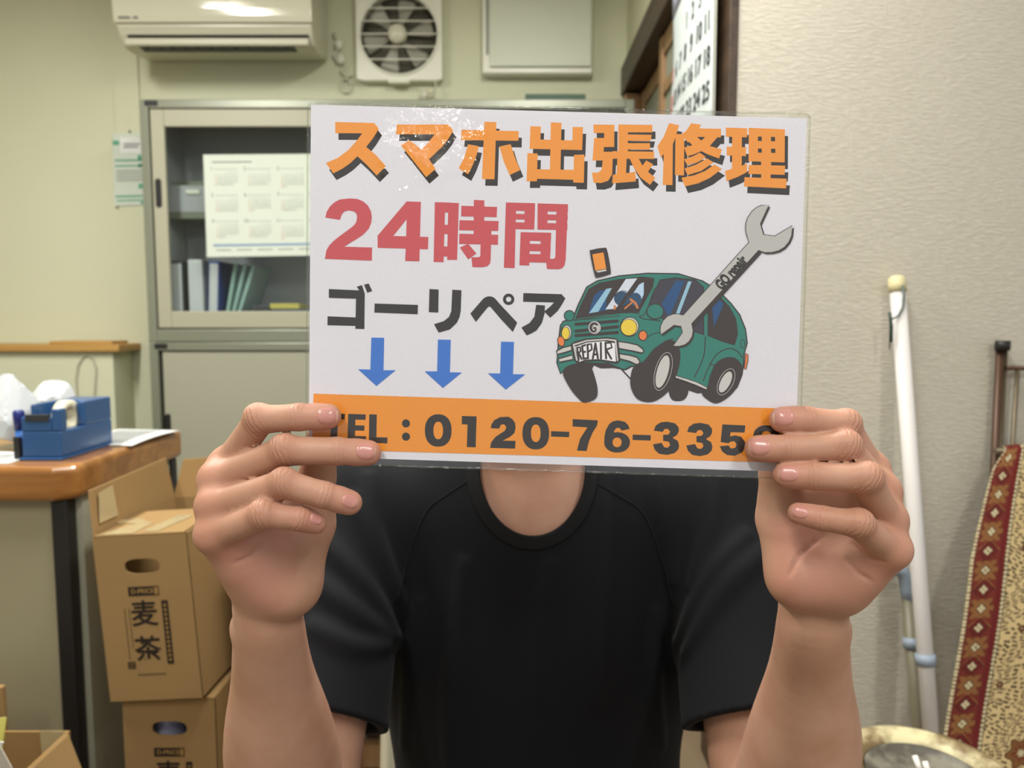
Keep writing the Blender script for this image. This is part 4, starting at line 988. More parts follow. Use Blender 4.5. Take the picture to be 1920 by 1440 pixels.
# -------- 24 hours
f2 = X(3.5556, 560, 180); R_ = 'print_red'
for p in ([(178, 810), (188, 770), (210, 735), (240, 708), (275, 690), (335, 683), (390, 686), (430, 702), (462, 730), (482, 768), (488, 805), (484, 845), (468, 885), (430, 925), (385, 955), (345, 978), (305, 1005), (490, 1010), (488, 1098), (175, 1086), (185, 1030), (205, 995), (235, 965), (275, 933), (330, 893), (370, 862), (385, 838), (390, 805), (385, 785), (370, 770), (335, 763), (305, 770), (288, 790), (275, 826)],
          [(720, 703), (815, 706), (805, 1102), (710, 1100), (714, 1018), (720, 822)], [(526, 930), (865, 940), (862, 1022), (527, 1012)], [(720, 703), (728, 760), (720, 822), (628, 936), (600, 972), (526, 932)],
          [(908, 708), (977, 710), (966, 1108), (900, 1106)], [(998, 711), (1068, 714), (1056, 1093), (990, 1092)], [(960, 709), (1010, 711), (1010, 778), (960, 776)], [(960, 858), (1010, 859), (1010, 921), (960, 920)], [(960, 1003), (1010, 1004), (1010, 1070), (960, 1070)],
          [(1168, 693), (1238, 696), (1236, 985), (1166, 985)], [(1085, 732), (1323, 740), (1320, 808), (1083, 802)], [(1073, 828), (1333, 834), (1330, 900), (1070, 895)], [(1072, 918), (1330, 926), (1328, 992), (1070, 986)],
          [(1215, 895), (1285, 897), (1280, 1090), (1275, 1118), (1258, 1135), (1225, 1142), (1158, 1140), (1152, 1075), (1200, 1075), (1211, 1068)], [(1075, 1010), (1130, 985), (1185, 1050), (1130, 1090)],
          [(1382, 710), (1450, 712), (1440, 1148), (1368, 1145)], [(1382, 710), (1576, 715), (1575, 768), (1381, 764)], [(1381, 784), (1574, 788), (1573, 825), (1381, 822)], [(1380, 840), (1572, 845), (1570, 890), (1379, 886)], [(1507, 713), (1576, 715), (1570, 890), (1505, 888)],
          [(1593, 716), (1795, 722), (1795, 772), (1593, 768)], [(1593, 788), (1794, 793), (1793, 830), (1593, 827)], [(1593, 846), (1792, 850), (1791, 894), (1592, 890)], [(1593, 716), (1660, 718), (1658, 891), (1592, 889)], [(1720, 720), (1795, 722), (1780, 1090), (1773, 1128), (1755, 1150), (1730, 1155), (1655, 1153), (1648, 1085), (1700, 1086), (1711, 1075)],
          [(1480, 908), (1543, 909), (1537, 1130), (1472, 1128)], [(1614, 910), (1683, 912), (1675, 1112), (1612, 1110)], [(1480, 908), (1683, 912), (1682, 968), (1479, 965)], [(1478, 984), (1680, 988), (1679, 1036), (1477, 1033)], [(1476, 1052), (1677, 1056), (1675, 1112), (1474, 1107)]):
    poly(p, R_, f2)
# -------- name
f4 = X(3.79, 560, 520); K_ = 'print_black'
for p in ([(215, 83), (430, 93), (413, 67), (450, 55), (470, 115), (467, 367), (402, 365), (404, 345), (205, 340), (206, 277), (405, 285), (408, 152), (215, 146)], [(465, 52), (498, 44), (523, 97), (488, 110)],
          [(540, 186), (848, 196), (846, 262), (538, 250)], [(930, 83), (995, 87), (992, 250), (925, 247)], [(1092, 88), (1157, 92), (1152, 235), (1144, 280), (1125, 322), (1075, 370), (995, 393), (962, 333), (1030, 312), (1068, 282), (1085, 240)],
          [(1220, 258), (1300, 165), (1320, 145), (1345, 135), (1370, 136), (1392, 147), (1430, 190), (1553, 322), (1522, 388), (1440, 300), (1365, 212), (1355, 207), (1345, 212), (1305, 260), (1260, 317)],
          [(1597, 112), (1868, 120), (1895, 150), (1870, 195), (1840, 240), (1788, 287), (1745, 243), (1790, 205), (1815, 178), (1595, 173)], [(1688, 195), (1750, 200), (1748, 255), (1728, 325), (1690, 378), (1655, 398), (1620, 413), (1583, 357), (1640, 325), (1675, 280)],
          [(350 + 2, 970), (477, 974), (476, 1012), (352, 1008)],):
    poly(p, K_, f4)
ringp(1492, 156, 40, 40, 19, 19, K_, f4)
for p in ([(517, 428), (608, 430), (603, 660), (690, 660), (553, 772), (422, 653), (510, 655)], [(990, 442), (1081, 444), (1075, 675), (1161, 676), (1025, 786), (895, 668), (984, 668)], [(1438, 457), (1530, 459), (1523, 688), (1610, 689), (1472, 798), (1345, 682), (1432, 683)]):
    poly(p, 'print_blue', f4)
# -------- phone band
poly([(588, 738), (1486, 766.5), (1481, 868), (585, 842)], 'band_orange'); up()
f5 = X(3.5556, 1000, 520)
for p in ([(200, 965), (330, 970), (328, 1010), (198, 1005)], [(232, 1000), (280, 1002), (274, 1162), (225, 1160)], [(352, 970), (405, 972), (400, 1167), (347, 1163)], [(352, 970), (477, 974), (476, 1013), (352, 1009)], [(350, 1050), (468, 1053), (467, 1090), (350, 1087)], [(348, 1125), (480, 1129), (478, 1169), (347, 1164)],
          [(502, 973), (556, 975), (552, 1178), (499, 1173)], [(500, 1134), (632, 1138), (630, 1181), (499, 1174)],
          [(1160, 985), (1265, 988), (1258, 1208), (1195, 1206), (1200, 1046), (1159, 1044)],
          [(1365, 1072), (1370, 1045), (1390, 1015), (1432, 993), (1490, 990), (1520, 1008), (1538, 1035), (1542, 1070), (1532, 1108), (1500, 1135), (1450, 1160), (1542, 1162), (1538, 1217), (1360, 1212), (1368, 1172), (1400, 1132), (1465, 1090), (1476, 1065), (1460, 1043), (1437, 1048), (1425, 1075)]):
    poly(p, K_, f4)
ell(763, 1038, 29, 29, K_, 0, f4); ell(763, 1132, 29, 29, K_, 0, f4)
ringp(992, 1088, 95, 115, 34, 62, K_, f4, pw=0.88); ringp(1685, 1108, 95, 115, 34, 62, K_, f4, pw=0.88)
T3 = [(803, 1022), (815, 988), (848, 967), (890, 962), (945, 973), (968, 1000), (970, 1025), (958, 1050), (928, 1070), (962, 1090), (972, 1120), (966, 1148), (940, 1172), (890, 1184), (838, 1176), (808, 1148), (797, 1113), (855, 1103), (872, 1132), (895, 1136), (912, 1118), (904, 1096), (865, 1090), (865, 1050), (900, 1048), (912, 1030), (898, 1010), (875, 1011), (862, 1030)]
for p in ([(118, 1025), (240, 1030), (238, 1066), (118, 1061)], [(262, 945), (430, 953), (425, 988), (395, 1035), (372, 1090), (355, 1158), (290, 1155), (312, 1075), (360, 1000), (262, 994)],
          [(472, 1105), (474, 1060), (482, 1020), (505, 978), (530, 960), (565, 953), (610, 963), (632, 985), (642, 1010), (588, 1022), (575, 1003), (552, 1005), (538, 1025), (530, 1070), (520, 1105)],
          [(662, 1048), (783, 1052), (781, 1088), (661, 1084)], T3, [(x + 222, y + 8) for x, y in T3],
          [(1260, 980), (1413, 987), (1408, 1035), (1315, 1032), (1310, 1060), (1345, 1053), (1385, 1063), (1410, 1095), (1412, 1125), (1395, 1165), (1340, 1190), (1290, 1184), (1258, 1160), (1242, 1126), (1300, 1120), (1318, 1142), (1345, 1136), (1355, 1115), (1340, 1092), (1315, 1095), (1300, 1106), (1248, 1098)],
          [(1590, 1060), (1640, 1060), (1634, 1120), (1615, 1170), (1580, 1195), (1535, 1200), (1490, 1185), (1472, 1150), (1525, 1140), (1545, 1158), (1570, 1148), (1585, 1110)]):
    poly(p, K_, f5)
ringp(558, 1100, 86, 68, 30, 32, K_, f5, pw=0.95); ringp(1553, 1056, 87, 70, 32, 31, K_, f5, pw=0.95)

# -------- picture of the green car
c2 = X(6.0, 1030, 520); c3 = X(6.0, 1200, 520); up()
G_ = 'car_green'; B_ = 'car_black'
body = [(95, 860), (100, 760), (112, 650), (125, 540), (155, 495), (262, 470), (320, 320), (420, 110), (540, 40), (780, -15), (1100, -45), (1450, -40), (1720, 40), (1900, 150), (2040, 290), (2140, 420), (2205, 580), (2225, 740), (2190, 860), (2185, 960), (2165, 1100), (2110, 1240), (1900, 1250), (1760, 1235), (1430, 1110), (1200, 1000), (1010, 1000), (920, 1000), (840, 1040), (660, 970), (380, 960), (220, 1000), (125, 1085), (85, 960)]
poly([(240, 940), (980, 980), (860, 1045), (720, 1020), (580, 1025), (500, 990), (470, 1060), (440, 1060)], B_, c2)
stroke([(800, 1020), (910, 1140)], 2.6, B_, c2); up()
# far wheels and underside
poly(smooth_closed([c3(*q) for q in [(320, 1270), (345, 1140), (500, 1140), (545, 1280), (490, 1380), (365, 1380)]]), B_)
poly([(400, 1120), (750, 1250), (690, 1300), (650, 1307), (480, 1250)], B_, c3)
outl(body, 2.4, G_, B_, c2, False)
# fenders and windscreen
poly([(290, 470), (345, 320), (440, 130), (560, 62), (790, 18), (1050, -8), (1180, 10), (1165, 110), (1010, 395), (640, 415)], B_, c2); up()
poly([(440, 405), (500, 210), (560, 155), (700, 120), (640, 250), (640, 370)], 'pane_blue', c2)
poly([(630, 362), (665, 310), (700, 260), (860, 20), (1005, 10), (900, 175), (740, 355)], 'pane_white', c2)
poly([(945, 178), (1010, 80), (1062, 55), (1062, 190), (1030, 262)], 'pane_pale', c2); up()
poly([(445, 405), (640, 130), (705, 120), (550, 388)], 'pane_light', c2)
ell(815, 240, 88, 82, 'seat_navy', 0, c2); ell(968, 250, 68, 76, 'seat_navy', 0, c2); up()
stroke([(735, 210), (770, 172), (830, 152), (885, 168)], 1.2, B_, c2); stroke([(735, 355), (735, 325)], 4, 'wheel_brown', c2)
stroke([(915, 250), (965, 290), (990, 340)], 4.6, 'wheel_brown', c2); stroke([(850, 350), (935, 278)], 3.2, 'wheel_brown', c2)
poly([(1000, -5), (1040, -8), (900, 200), (800, 360), (740, 362), (870, 180)], B_, c2); up()
# side windows
outl([(1195, 140), (1245, 30), (1420, 5), (1640, 30), (1735, 110), (1735, 650), (1600, 600), (1290, 480), (1120, 300)], 2.0, 'cabin_dark', B_, c2)
outl([(1785, 130), (1900, 205), (2020, 330), (2095, 470), (2115, 640), (2085, 755), (1785, 655)], 2.0, B_, B_, c2)
poly([(1260, 300), (1420, 40), (1520, 40), (1370, 400), (1340, 440)], 'pane_blue', c2); poly([(1560, 45), (1600, 48), (1440, 470), (1405, 455)], 'pane_light', c2)
poly([(1830, 330), (1900, 235), (1960, 300), (1850, 560)], 'pane_blue', c2); up()
# lines on the body
stroke([(285, 485), (640, 425), (860, 395), (1010, 405)], 1.6, B_, c2); stroke([(265, 480), (500, 465), (800, 430)], 1.2, B_, c2)
stroke([(735, 670), (722, 850), (680, 980), (610, 1125)], 1.8, B_, c3); stroke([(785, 980), (870, 860), (1000, 800), (1090, 830), (1150, 900)], 1.8, B_, c3); stroke([(710, 1165), (755, 1050), (800, 980), (855, 1000)], 1.6, B_, c3)
stroke([(765, 655), (930, 720), (1060, 760)], 1.4, B_, c3); stroke([(1060, 970), (1160, 830), (1290, 730), (1390, 690)], 1.8, B_, c2); stroke([(1100, 670), (1180, 632), (1250, 620)], 1.4, B_, c2)
stroke([(1005, 440), (1080, 470), (1250, 490)], 1.5, B_, c2); ringp(1155, 745, 26, 52, 20, 46, B_, c3)
stroke([(1010, 440), (1080, 400), (1170, 160), (1190, 120)], 1.4, B_, c2)
# grille
for a_, b_ in (((300, 528), (765, 492)), ((300, 605), (765, 556)), ((300, 655), (765, 620))): stroke([a_, b_], 5.6, B_, c2)
up(); ell(508, 565, 74, 76, 'car_black', 0, c2); up(); ell(508, 565, 68, 70, 'sheet_bright', 0, c2); up(); ell(508, 565, 60, 62, B_, 0, c2); up(); ell(512, 566, 52, 54, 'chrome_grey', 0, c2); up()
stroke([(535, 535), (515, 522), (485, 528), (468, 565), (482, 605), (512, 608), (522, 590), (522, 570), (500, 570)], 3.6, B_, c2, False)
# head lamps, signals, mirrors
for (cx, cy, rx, ry) in ((900, 556, 108, 112), (190, 622, 62, 90)):
    ell(cx, cy, rx, ry, B_, 0, c2); up(); ell(cx + 4, cy - 2, rx - 12, ry - 12, 'chrome_grey', 0, c2); up(); ell(cx - 6, cy + 8, rx - 14, ry - 18, B_, 0, c2); up(); ell(cx - 7, cy + 8, rx - 20, ry - 23, 'lamp_yellow', 0, c2); up()
ell(1052, 655, 52, 60, B_, 0, c2); ell(132, 720, 42, 62, B_, -.2, c2); up(); ell(1052, 655, 42, 50, 'signal_orange', 0, c2); ell(132, 720, 33, 52, 'signal_orange', -.2, c2); up()
ell(225, 430, 62, 62, B_, 0, c2); ell(1190, 388, 98, 88, B_, 0, c2); up(); ell(225, 432, 50, 52, G_, 0, c2); ell(1190, 384, 88, 78, G_, 0, c2); up()
# bumpers and plate
for p in ([(775, 722), (880, 735), (990, 760), (1050, 805), (1062, 838), (1040, 852), (930, 828), (780, 800)], [(780, 858), (900, 875), (985, 900), (1018, 945), (1005, 975), (975, 980), (900, 945), (785, 915)], [(80, 830), (150, 790), (245, 768), (250, 822), (160, 850), (88, 868)], [(105, 915), (255, 872), (265, 925), (115, 955)]):
    outl(p, 2.6, 'chrome_grey', B_, c2)
outl([(243, 750), (300, 720), (420, 692), (640, 678), (750, 690), (772, 715), (795, 935), (760, 968), (560, 935), (400, 942), (318, 966), (283, 935)], 1.6, B_, B_, c2)
poly([(262, 752), (420, 704), (640, 690), (752, 702), (775, 935), (760, 945), (735, 720), (640, 706), (420, 722), (285, 765), (320, 940), (300, 935)], 'chrome_grey', c2); up()
poly([(290, 782), (420, 735), (620, 718), (735, 742), (748, 948), (560, 920), (400, 926), (335, 952)], 'sheet_bright', c2); up()
for pts in ([(330, 930), (312, 795)], [(312, 792), (345, 785), (352, 830), (325, 855)], [(330, 855), (362, 918)], [(385, 918), (368, 772)], [(368, 775), (402, 762)], [(375, 842), (402, 838)], [(385, 916), (420, 910)], [(435, 912), (428, 755)], [(428, 757), (470, 750), (478, 810), (435, 838)],
            [(488, 912), (518, 745)], [(518, 745), (545, 910)], [(495, 868), (540, 866)], [(580, 912), (578, 738)], [(637, 912), (630, 735)], [(630, 738), (690, 735), (702, 790), (636, 815)], [(640, 818), (695, 915)]):
    stroke(pts, 3.7, B_, c2, False)
# wheels
up(); poly(smooth_closed([c2(*q) for q in [(150, 1070), (235, 985), (430, 965), (485, 1040), (540, 1240), (522, 1360), (400, 1407), (335, 1370), (235, 1250)]]), B_)
poly(smooth_closed([c2(*q) for q in [(910, 1150), (945, 1010), (1060, 940), (1180, 800), (1320, 718), (1420, 725), (1465, 820), (1470, 930), (1440, 1070), (1395, 1180), (1330, 1290), (1210, 1380), (1100, 1402), (990, 1365), (925, 1265)]]), B_)
poly(smooth_closed([c3(*q) for q in [(690, 1290), (755, 1235), (785, 1110), (850, 970), (950, 905), (1060, 905), (1135, 975), (1145, 1060), (1105, 1210), (1000, 1340), (860, 1415), (745, 1365)]]), B_); up()
for cx, cy, rx, ry, ro, f in ((1278, 1058, 92, 222, 0.27, c2), (965, 1175, 82, 162, 0.46, c3)):
    ringp(cx, cy, rx, ry, rx - 5, ry - 5, 'chrome_grey', f, ro); up(); ell(cx - 6, cy + 2, rx - 28, ry - 34, 'chrome_grey', ro, f)
outl([(400, 1105), (520, 1140), (640, 1180), (755, 1240), (740, 1262), (620, 1210), (500, 1165), (400, 1132)], 1.2, 'chrome_grey', B_, c3)
outl([(1185, 850), (1212, 870), (1210, 940), (1190, 1030), (1168, 1025), (1180, 930)], 1.4, 'signal_orange', B_, c3)
# roof gadget: a plain handset
f9 = X(8.0, 1090, 440)
poly(smooth_closed([f9(*q) for q in [(128, 270), (165, 228), (330, 200), (385, 235), (440, 555), (400, 600), (250, 642), (200, 610)]]), B_); up()
poly([(163, 297), (330, 267), (372, 512), (208, 540)], 'headline_orange', f9); poly([(212, 548), (372, 520), (376, 545), (250, 570)], 'chrome_grey', f9)
# -------- the spanner
fw = X(7.2, 1350, 360); up()
uh = [fw(*q) for q in [(515, 785), (600, 815), (700, 812), (785, 790), (860, 745), (920, 675), (957, 590), (970, 460), (735, 600), (580, 580), (535, 430), (650, 182), (560, 186), (500, 208), (430, 265), (380, 340), (350, 420), (345, 490), (355, 560), (392, 680)]]
lh = [c3(*q) for q in [(485, 430), (420, 415), (370, 418), (310, 440), (262, 488), (235, 545), (228, 590), (235, 640), (380, 535), (460, 548), (480, 620), (375, 770), (440, 772), (500, 755), (545, 720), (580, 665), (590, 600), (575, 520)]]
sp_ = uh + lh
poly([(x + 3.5, y + 3.2) for x, y in uh], B_); poly([(x + 3.2, y + 3.2) for x, y in lh], B_)
poly([uh[-1], (uh[0][0] + 6, uh[0][1] + 6), (lh[-1][0] + 6, lh[-1][1] + 6), lh[0]], B_); up()
stroke(sp_, 2.6, B_, None, False, True); up()
poly(uh, 'tool_grey'); poly(lh, 'tool_grey'); poly([uh[-1], uh[0], lh[-1], lh[0]], 'tool_grey'); up()
o_ = SP(1371, 512, layer[0] * LS); e_ = SP(1371 + 23.5, 512 - 26.5, layer[0] * LS) - o_; e_ /= np.linalg.norm(e_)
put_text(pr, 'GO repair', 0.0092, o_ , e_, np.cross(SN, e_), INK[K_], 0.00055, 0.60)

# -------- paper and laminate
sheet_poly = [(583, 196), (1513, 222), (1490, 885), (579, 856)]
base = [SP(*q, 0) for q in sheet_poly]
back = [b - SN * 0.00025 for b in base]
pr2 = MB(); pr2.add(base, [(0, 1, 2, 3)], 0); pr2.add(back, [(3, 2, 1, 0)], 0)
pr2.add(base + back, [(i, 4 + i, 4 + (i + 1) % 4, (i + 1) % 4) for i in range(4)], 0)
off = len(pr2.v); pr2.v += pr.v; pr2.f += [tuple(i + off for i in f) for f in pr.f]; pr2.m += pr.m; pr2.sm += pr.sm
so = pr2.build('printed_sheet', imats, sign)
# clear film: rounded rectangle, front and back skins
def film_outline():
    cs = [(577, 193), (1519, 214), (1498, 898), (574, 868)]; out = []
    r = 12
    for i in range(4):
        c = np.array(cs[i], float); a = np.array(cs[i - 1], float); b = np.array(cs[(i + 1) % 4], float)
        da = (a - c) / np.linalg.norm(a - c); db = (b - c) / np.linalg.norm(b - c)
        for t in np.linspace(0, 1, 7): p0 = c + da * r; p1 = c + db * r; out.append((1 - t) ** 2 * p0 + 2 * t * (1 - t) * c + t * t * p1)
    return out
FILM = film_outline(); LF = layer[0] * LS + 0.0001
lam = bpy.data.materials.new('clear_laminate'); lam.use_nodes = True
nt = lam.node_tree; nt.nodes.clear(); out = nt.nodes.new('ShaderNodeOutputMaterial'); mx = nt.nodes.new('ShaderNodeMixShader')
tr_ = nt.nodes.new('ShaderNodeBsdfTransparent'); tr_.inputs[0].default_value = (0.985, 0.988, 0.985, 1); gl = nt.nodes.new('ShaderNodeBsdfGlossy'); gl.inputs['Roughness'].default_value = 0.05
fr_ = schlick(nt, 0.065)
tc = nt.nodes.new('ShaderNodeTexCoord'); 
n1 = nt.nodes.new('ShaderNodeTexNoise'); n1.inputs['Scale'].default_value = 26; n1.inputs['Detail'].default_value = 1.5; n1.inputs['Distortion'].default_value = 0.5
n2 = nt.nodes.new('ShaderNodeTexNoise'); n2.inputs['Scale'].default_value = 190; n2.inputs['Detail'].default_value = 1.5; n2.inputs['Distortion'].default_value = 1.4
n3 = nt.nodes.new('ShaderNodeTexNoise'); n3.inputs['Scale'].default_value = 70; n3.inputs['Detail'].default_value = 2.0
geo = nt.nodes.new('ShaderNodeNewGeometry'); PC = SP(802, 258, 0)
def lm(op, x, y):
    m = nt.nodes.new('ShaderNodeMath'); m.operation = op
    for i, v in enumerate((x, y)):
        if hasattr(v, 'is_output'): nt.links.new(v, m.inputs[i])
        else: m.inputs[i].default_value = v
    return m.outputs[0]
for n_ in (n1, n2, n3): nt.links.new(tc.outputs['Object'], n_.inputs['Vector'])
sb = nt.nodes.new('ShaderNodeVectorMath'); sb.operation = 'SUBTRACT'; sb.inputs[1].default_value = tuple(PC); nt.links.new(geo.outputs['Position'], sb.inputs[0])
ln = nt.nodes.new('ShaderNodeVectorMath'); ln.operation = 'LENGTH'; nt.links.new(sb.outputs[0], ln.inputs[0])
dt = nt.nodes.new('ShaderNodeVectorMath'); dt.operation = 'DOT_PRODUCT'; dt.inputs[1].default_value = (0.085, 0.0, -0.20); nt.links.new(sb.outputs[0], dt.inputs[0])
rmp = nt.nodes.new('ShaderNodeMapRange'); rmp.interpolation_type = 'SMOOTHSTEP'; rmp.inputs[1].default_value = 0.010; rmp.inputs[2].default_value = 0.036; rmp.inputs[3].default_value = 1.0; rmp.inputs[4].default_value = 0.0
nt.links.new(lm('ADD', ln.outputs['Value'], lm('MULTIPLY', lm('SUBTRACT', n3.outputs['Fac'], 0.5), 0.035)), rmp.inputs[0])
crumple = lm('ADD', lm('MULTIPLY', n2.outputs['Fac'], 0.0032), dt.outputs['Value'])
height = lm('ADD', lm('MULTIPLY', crumple, rmp.outputs[0]), lm('MULTIPLY', n1.outputs['Fac'], 0.0006))
b2 = nt.nodes.new('ShaderNodeBump'); b2.inputs['Strength'].default_value = 1.0; b2.inputs['Distance'].default_value = 1.0
nt.links.new(height, b2.inputs['Height'])
nt.links.new(b2.outputs[0], gl.inputs['Normal']); nt.links.new(fr_.outputs[0], mx.inputs[0]); nt.links.new(tr_.outputs[0], mx.inputs[1]); nt.links.new(gl.outputs[0], mx.inputs[2]); nt.links.new(mx.outputs[0], out.inputs[0])
fm = MB(); k = len(FILM); A = [SP(*q, LF) for q in FILM]; Bk = [SP(*q, -0.0006) for q in FILM]
fm.add(A, [tuple(reversed(range(k)))]); fm.add(Bk, [tuple(range(k))])
fm.build('laminate_film', lam, sign)
# sealed rim of the laminate
M['rim'] = glassy('laminate_rim', (0.90, 0.91, 0.88), 0.10, 1.5, bump=0.8, bscale=160)
rm = MB(); rows = []
rp_ = [SP(*q, 0.0002) for q in FILM] + [SP(*FILM[0], 0.0002)]
rm.tube(rp_, 0.0006, 6, caps=False); rm.build('sealed_rim', M['rim'], sign)
# ================================================================== the person (smooth distance-field body)
def smin(a, b, k):
    h = np.clip(0.5 + 0.5 * (b - a) / k, 0, 1); return b + (a - b) * h - k * h * (1 - h)
def smax(a, b, k): return -smin(-a, -b, k)
def cap(p, a, b, r1, r2):
    """round cone: two spheres and the cone that touches both"""
    a = np.asarray(a, float); ba = np.asarray(b, float) - a; l2 = ba @ ba; rr = r1 - r2; a2 = l2 - rr * rr; pa = p - a
    if l2 < 1e-12 or a2 <= 0: return np.sqrt((pa ** 2).sum(1)) - max(r1, r2)
    il = 1.0 / l2; y = pa @ ba; z = y - l2; x2 = ((pa * l2 - y[:, None] * ba) ** 2).sum(1); y2 = y * y * l2; z2 = z * z * l2
    k = np.sign(rr) * rr * rr * x2
    res = (np.sqrt(x2 * a2 * il) + y * rr) * il - r1
    res = np.where(np.sign(y) * a2 * y2 < k, np.sqrt(x2 + y2) * il - r1, res)
    return np.where(np.sign(z) * a2 * z2 > k, np.sqrt(x2 + z2) * il - r2, res)
def sph(p, c, r): return np.sqrt(((p - np.asarray(c)) ** 2).sum(1)) - r
def ells(p, c, r, Rm=None):
    q = p - np.asarray(c)
    if Rm is not None: q = q @ np.asarray(Rm)
    r = np.asarray(r, float); k0 = np.sqrt(((q / r) ** 2).sum(1)); k1 = np.sqrt(((q / r ** 2) ** 2).sum(1)) + 1e-9
    return k0 * (k0 - 1.0) / k1
def fcap(p, a, b, ra, rb, n, s):
    """capsule flattened along n (thickness divided by s)"""
    a = np.asarray(a); n = np.asarray(n) / np.linalg.norm(n); b = np.asarray(b)
    ba = b - a; ba = ba + (s - 1) * n * (n @ ba); pa = p - a; pa = pa + ((s - 1) * (pa @ n))[:, None] * n
    t = np.clip(pa @ ba / (ba @ ba), 0, 1); return (np.sqrt(((pa - t[:, None] * ba) ** 2).sum(1)) - (ra + (rb - ra) * t)) / (1 + (s - 1) * 0.6)

def chain(p, pts, k=.0012, n=4):
    """tapered chain of capsules with smoothly varying radius: pts = [(pos, r), ...]"""
    X_ = [np.r_[a, r] for a, r in pts]; X_ = [2 * X_[0] - X_[1]] + X_ + [2 * X_[-1] - X_[-2]]; X_[0][3] = pts[0][1]; X_[-1][3] = pts[-1][1]
    out = []
    for i in range(1, len(X_) - 2):
        a, b, c, d = X_[i - 1:i + 3]
        for j in range(n):
            t = j / n; out.append(0.5 * ((2 * b) + (c - a) * t + (2 * a - 5 * b + 4 * c - d) * t * t + (-a + 3 * b - 3 * c + d) * t ** 3))
    out.append(X_[-2]); res = None
    for u, v in zip(out[:-1], out[1:]):
        e = cap(p, u[:3], v[:3], u[3], v[3]); res = e if res is None else np.minimum(res, e)
    return res
def chunked(fn):
    def g(p):
        return np.concatenate([fn(p[i:i + 400000]) for i in range(0, len(p), 400000)]) if len(p) > 400000 else fn(p)
    return g
def surface_nets(fn, lo, hi, h, B=8, project=2):
    lo = np.array(lo, float); hi = np.array(hi, float)
    nb = np.ceil((hi - lo) / (h * B)).astype(int)
    gi = np.stack(np.meshgrid(*[np.arange(n) for n in nb], indexing='ij'), -1).reshape(-1, 3)
    cen = lo + (gi + 0.5) * h * B
    keep = np.abs(fn(cen)) < h * B * 0.87 * 1.25 + 0.004
    gi = gi[keep]
    c1 = B + 1; loc = np.stack(np.meshgrid(*[np.arange(c1)] * 3, indexing='ij'), -1).reshape(-1, 3)
    Dm = nb * B + 1
    vid_keys = []; vid_pos = []; E = [[], [], []]; Es = [[], [], []]
    step = 600
    for s in range(0, len(gi), step):
        g = gi[s:s + step]; pts = (g[:, None, :] * B + loc[None]) ; d = fn((lo + pts.reshape(-1, 3) * h)).reshape(len(g), c1, c1, c1)
        # cells
        corner = [d[:, i:i + B, j:j + B, k:k + B] for i in (0, 1) for j in (0, 1) for k in (0, 1)]
        st = np.stack(corner, -1); ins = (st < 0).sum(-1); act = (ins > 0) & (ins < 8)
        w = np.nonzero(act)
        if len(w[0]) == 0: continue
        v8 = st[w]; base = np.stack(w[1:], -1); 
        cp = np.array([(i, j, k) for i in (0, 1) for j in (0, 1) for k in (0, 1)], float)
        acc = np.zeros((len(v8), 3)); cnt = np.zeros(len(v8))
        for a in range(8):
            for ax, bit in ((0, 4), (1, 2), (2, 1)):
                if a & bit: continue
                b = a | bit; va, vb = v8[:, a], v8[:, b]; m = (va < 0) != (vb < 0)
                t = np.where(m, va / np.where(m, va - vb, 1), 0); acc += np.where(m[:, None], cp[a] + t[:, None] * (cp[b] - cp[a]), 0); cnt += m
        gc = g[w[0]] * B + base
        vid_keys.append((gc[:, 0] * Dm[1] + gc[:, 1]) * Dm[2] + gc[:, 2]); vid_pos.append(lo + (gc + acc / cnt[:, None]) * h)
        for ax in range(3):
            sl0 = [slice(None)] + [slice(0, B)] * 3; sl1 = list(sl0); sl1[ax + 1] = slice(1, B + 1)
            d0 = d[tuple(sl0)]; d1 = d[tuple(sl1)]; m = (d0 < 0) != (d1 < 0); w = np.nonzero(m)
            E[ax].append(g[w[0]] * B + np.stack(w[1:], -1)); Es[ax].append(d0[w] < 0)
    keys = np.concatenate(vid_keys); pos = np.concatenate(vid_pos); o = np.argsort(keys); keys = keys[o]; pos = pos[o]
    faces = []
    for ax in range(3):
        e = np.concatenate(E[ax]); sg = np.concatenate(Es[ax]); u, v = [(1, 2), (2, 0), (0, 1)][ax]
        q = []
        for du, dv in ((-1, -1), (0, -1), (0, 0), (-1, 0)):
            c = e.copy(); c[:, u] += du; c[:, v] += dv; kk = (c[:, 0] * Dm[1] + c[:, 1]) * Dm[2] + c[:, 2]
            i = np.clip(np.searchsorted(keys, kk), 0, len(keys) - 1); q.append(np.where(keys[i] == kk, i, -1))
        q = np.stack(q, -1); ok = (q >= 0).all(1); q = q[ok]; sg = sg[ok]
        q[~sg] = q[~sg][:, ::-1]; faces.append(q)
    faces = np.concatenate(faces)
    for _ in range(project):
        e = h * 0.25; g = np.stack([fn(pos + np.eye(3)[a] * e) - fn(pos - np.eye(3)[a] * e) for a in range(3)], -1) / (2 * e)
        n2 = (g ** 2).sum(1) + 1e-6; dlt = fn(pos) / n2; dlt = np.clip(dlt, -h * .6, h * .6); pos = pos - g * dlt[:, None]
    return pos, faces
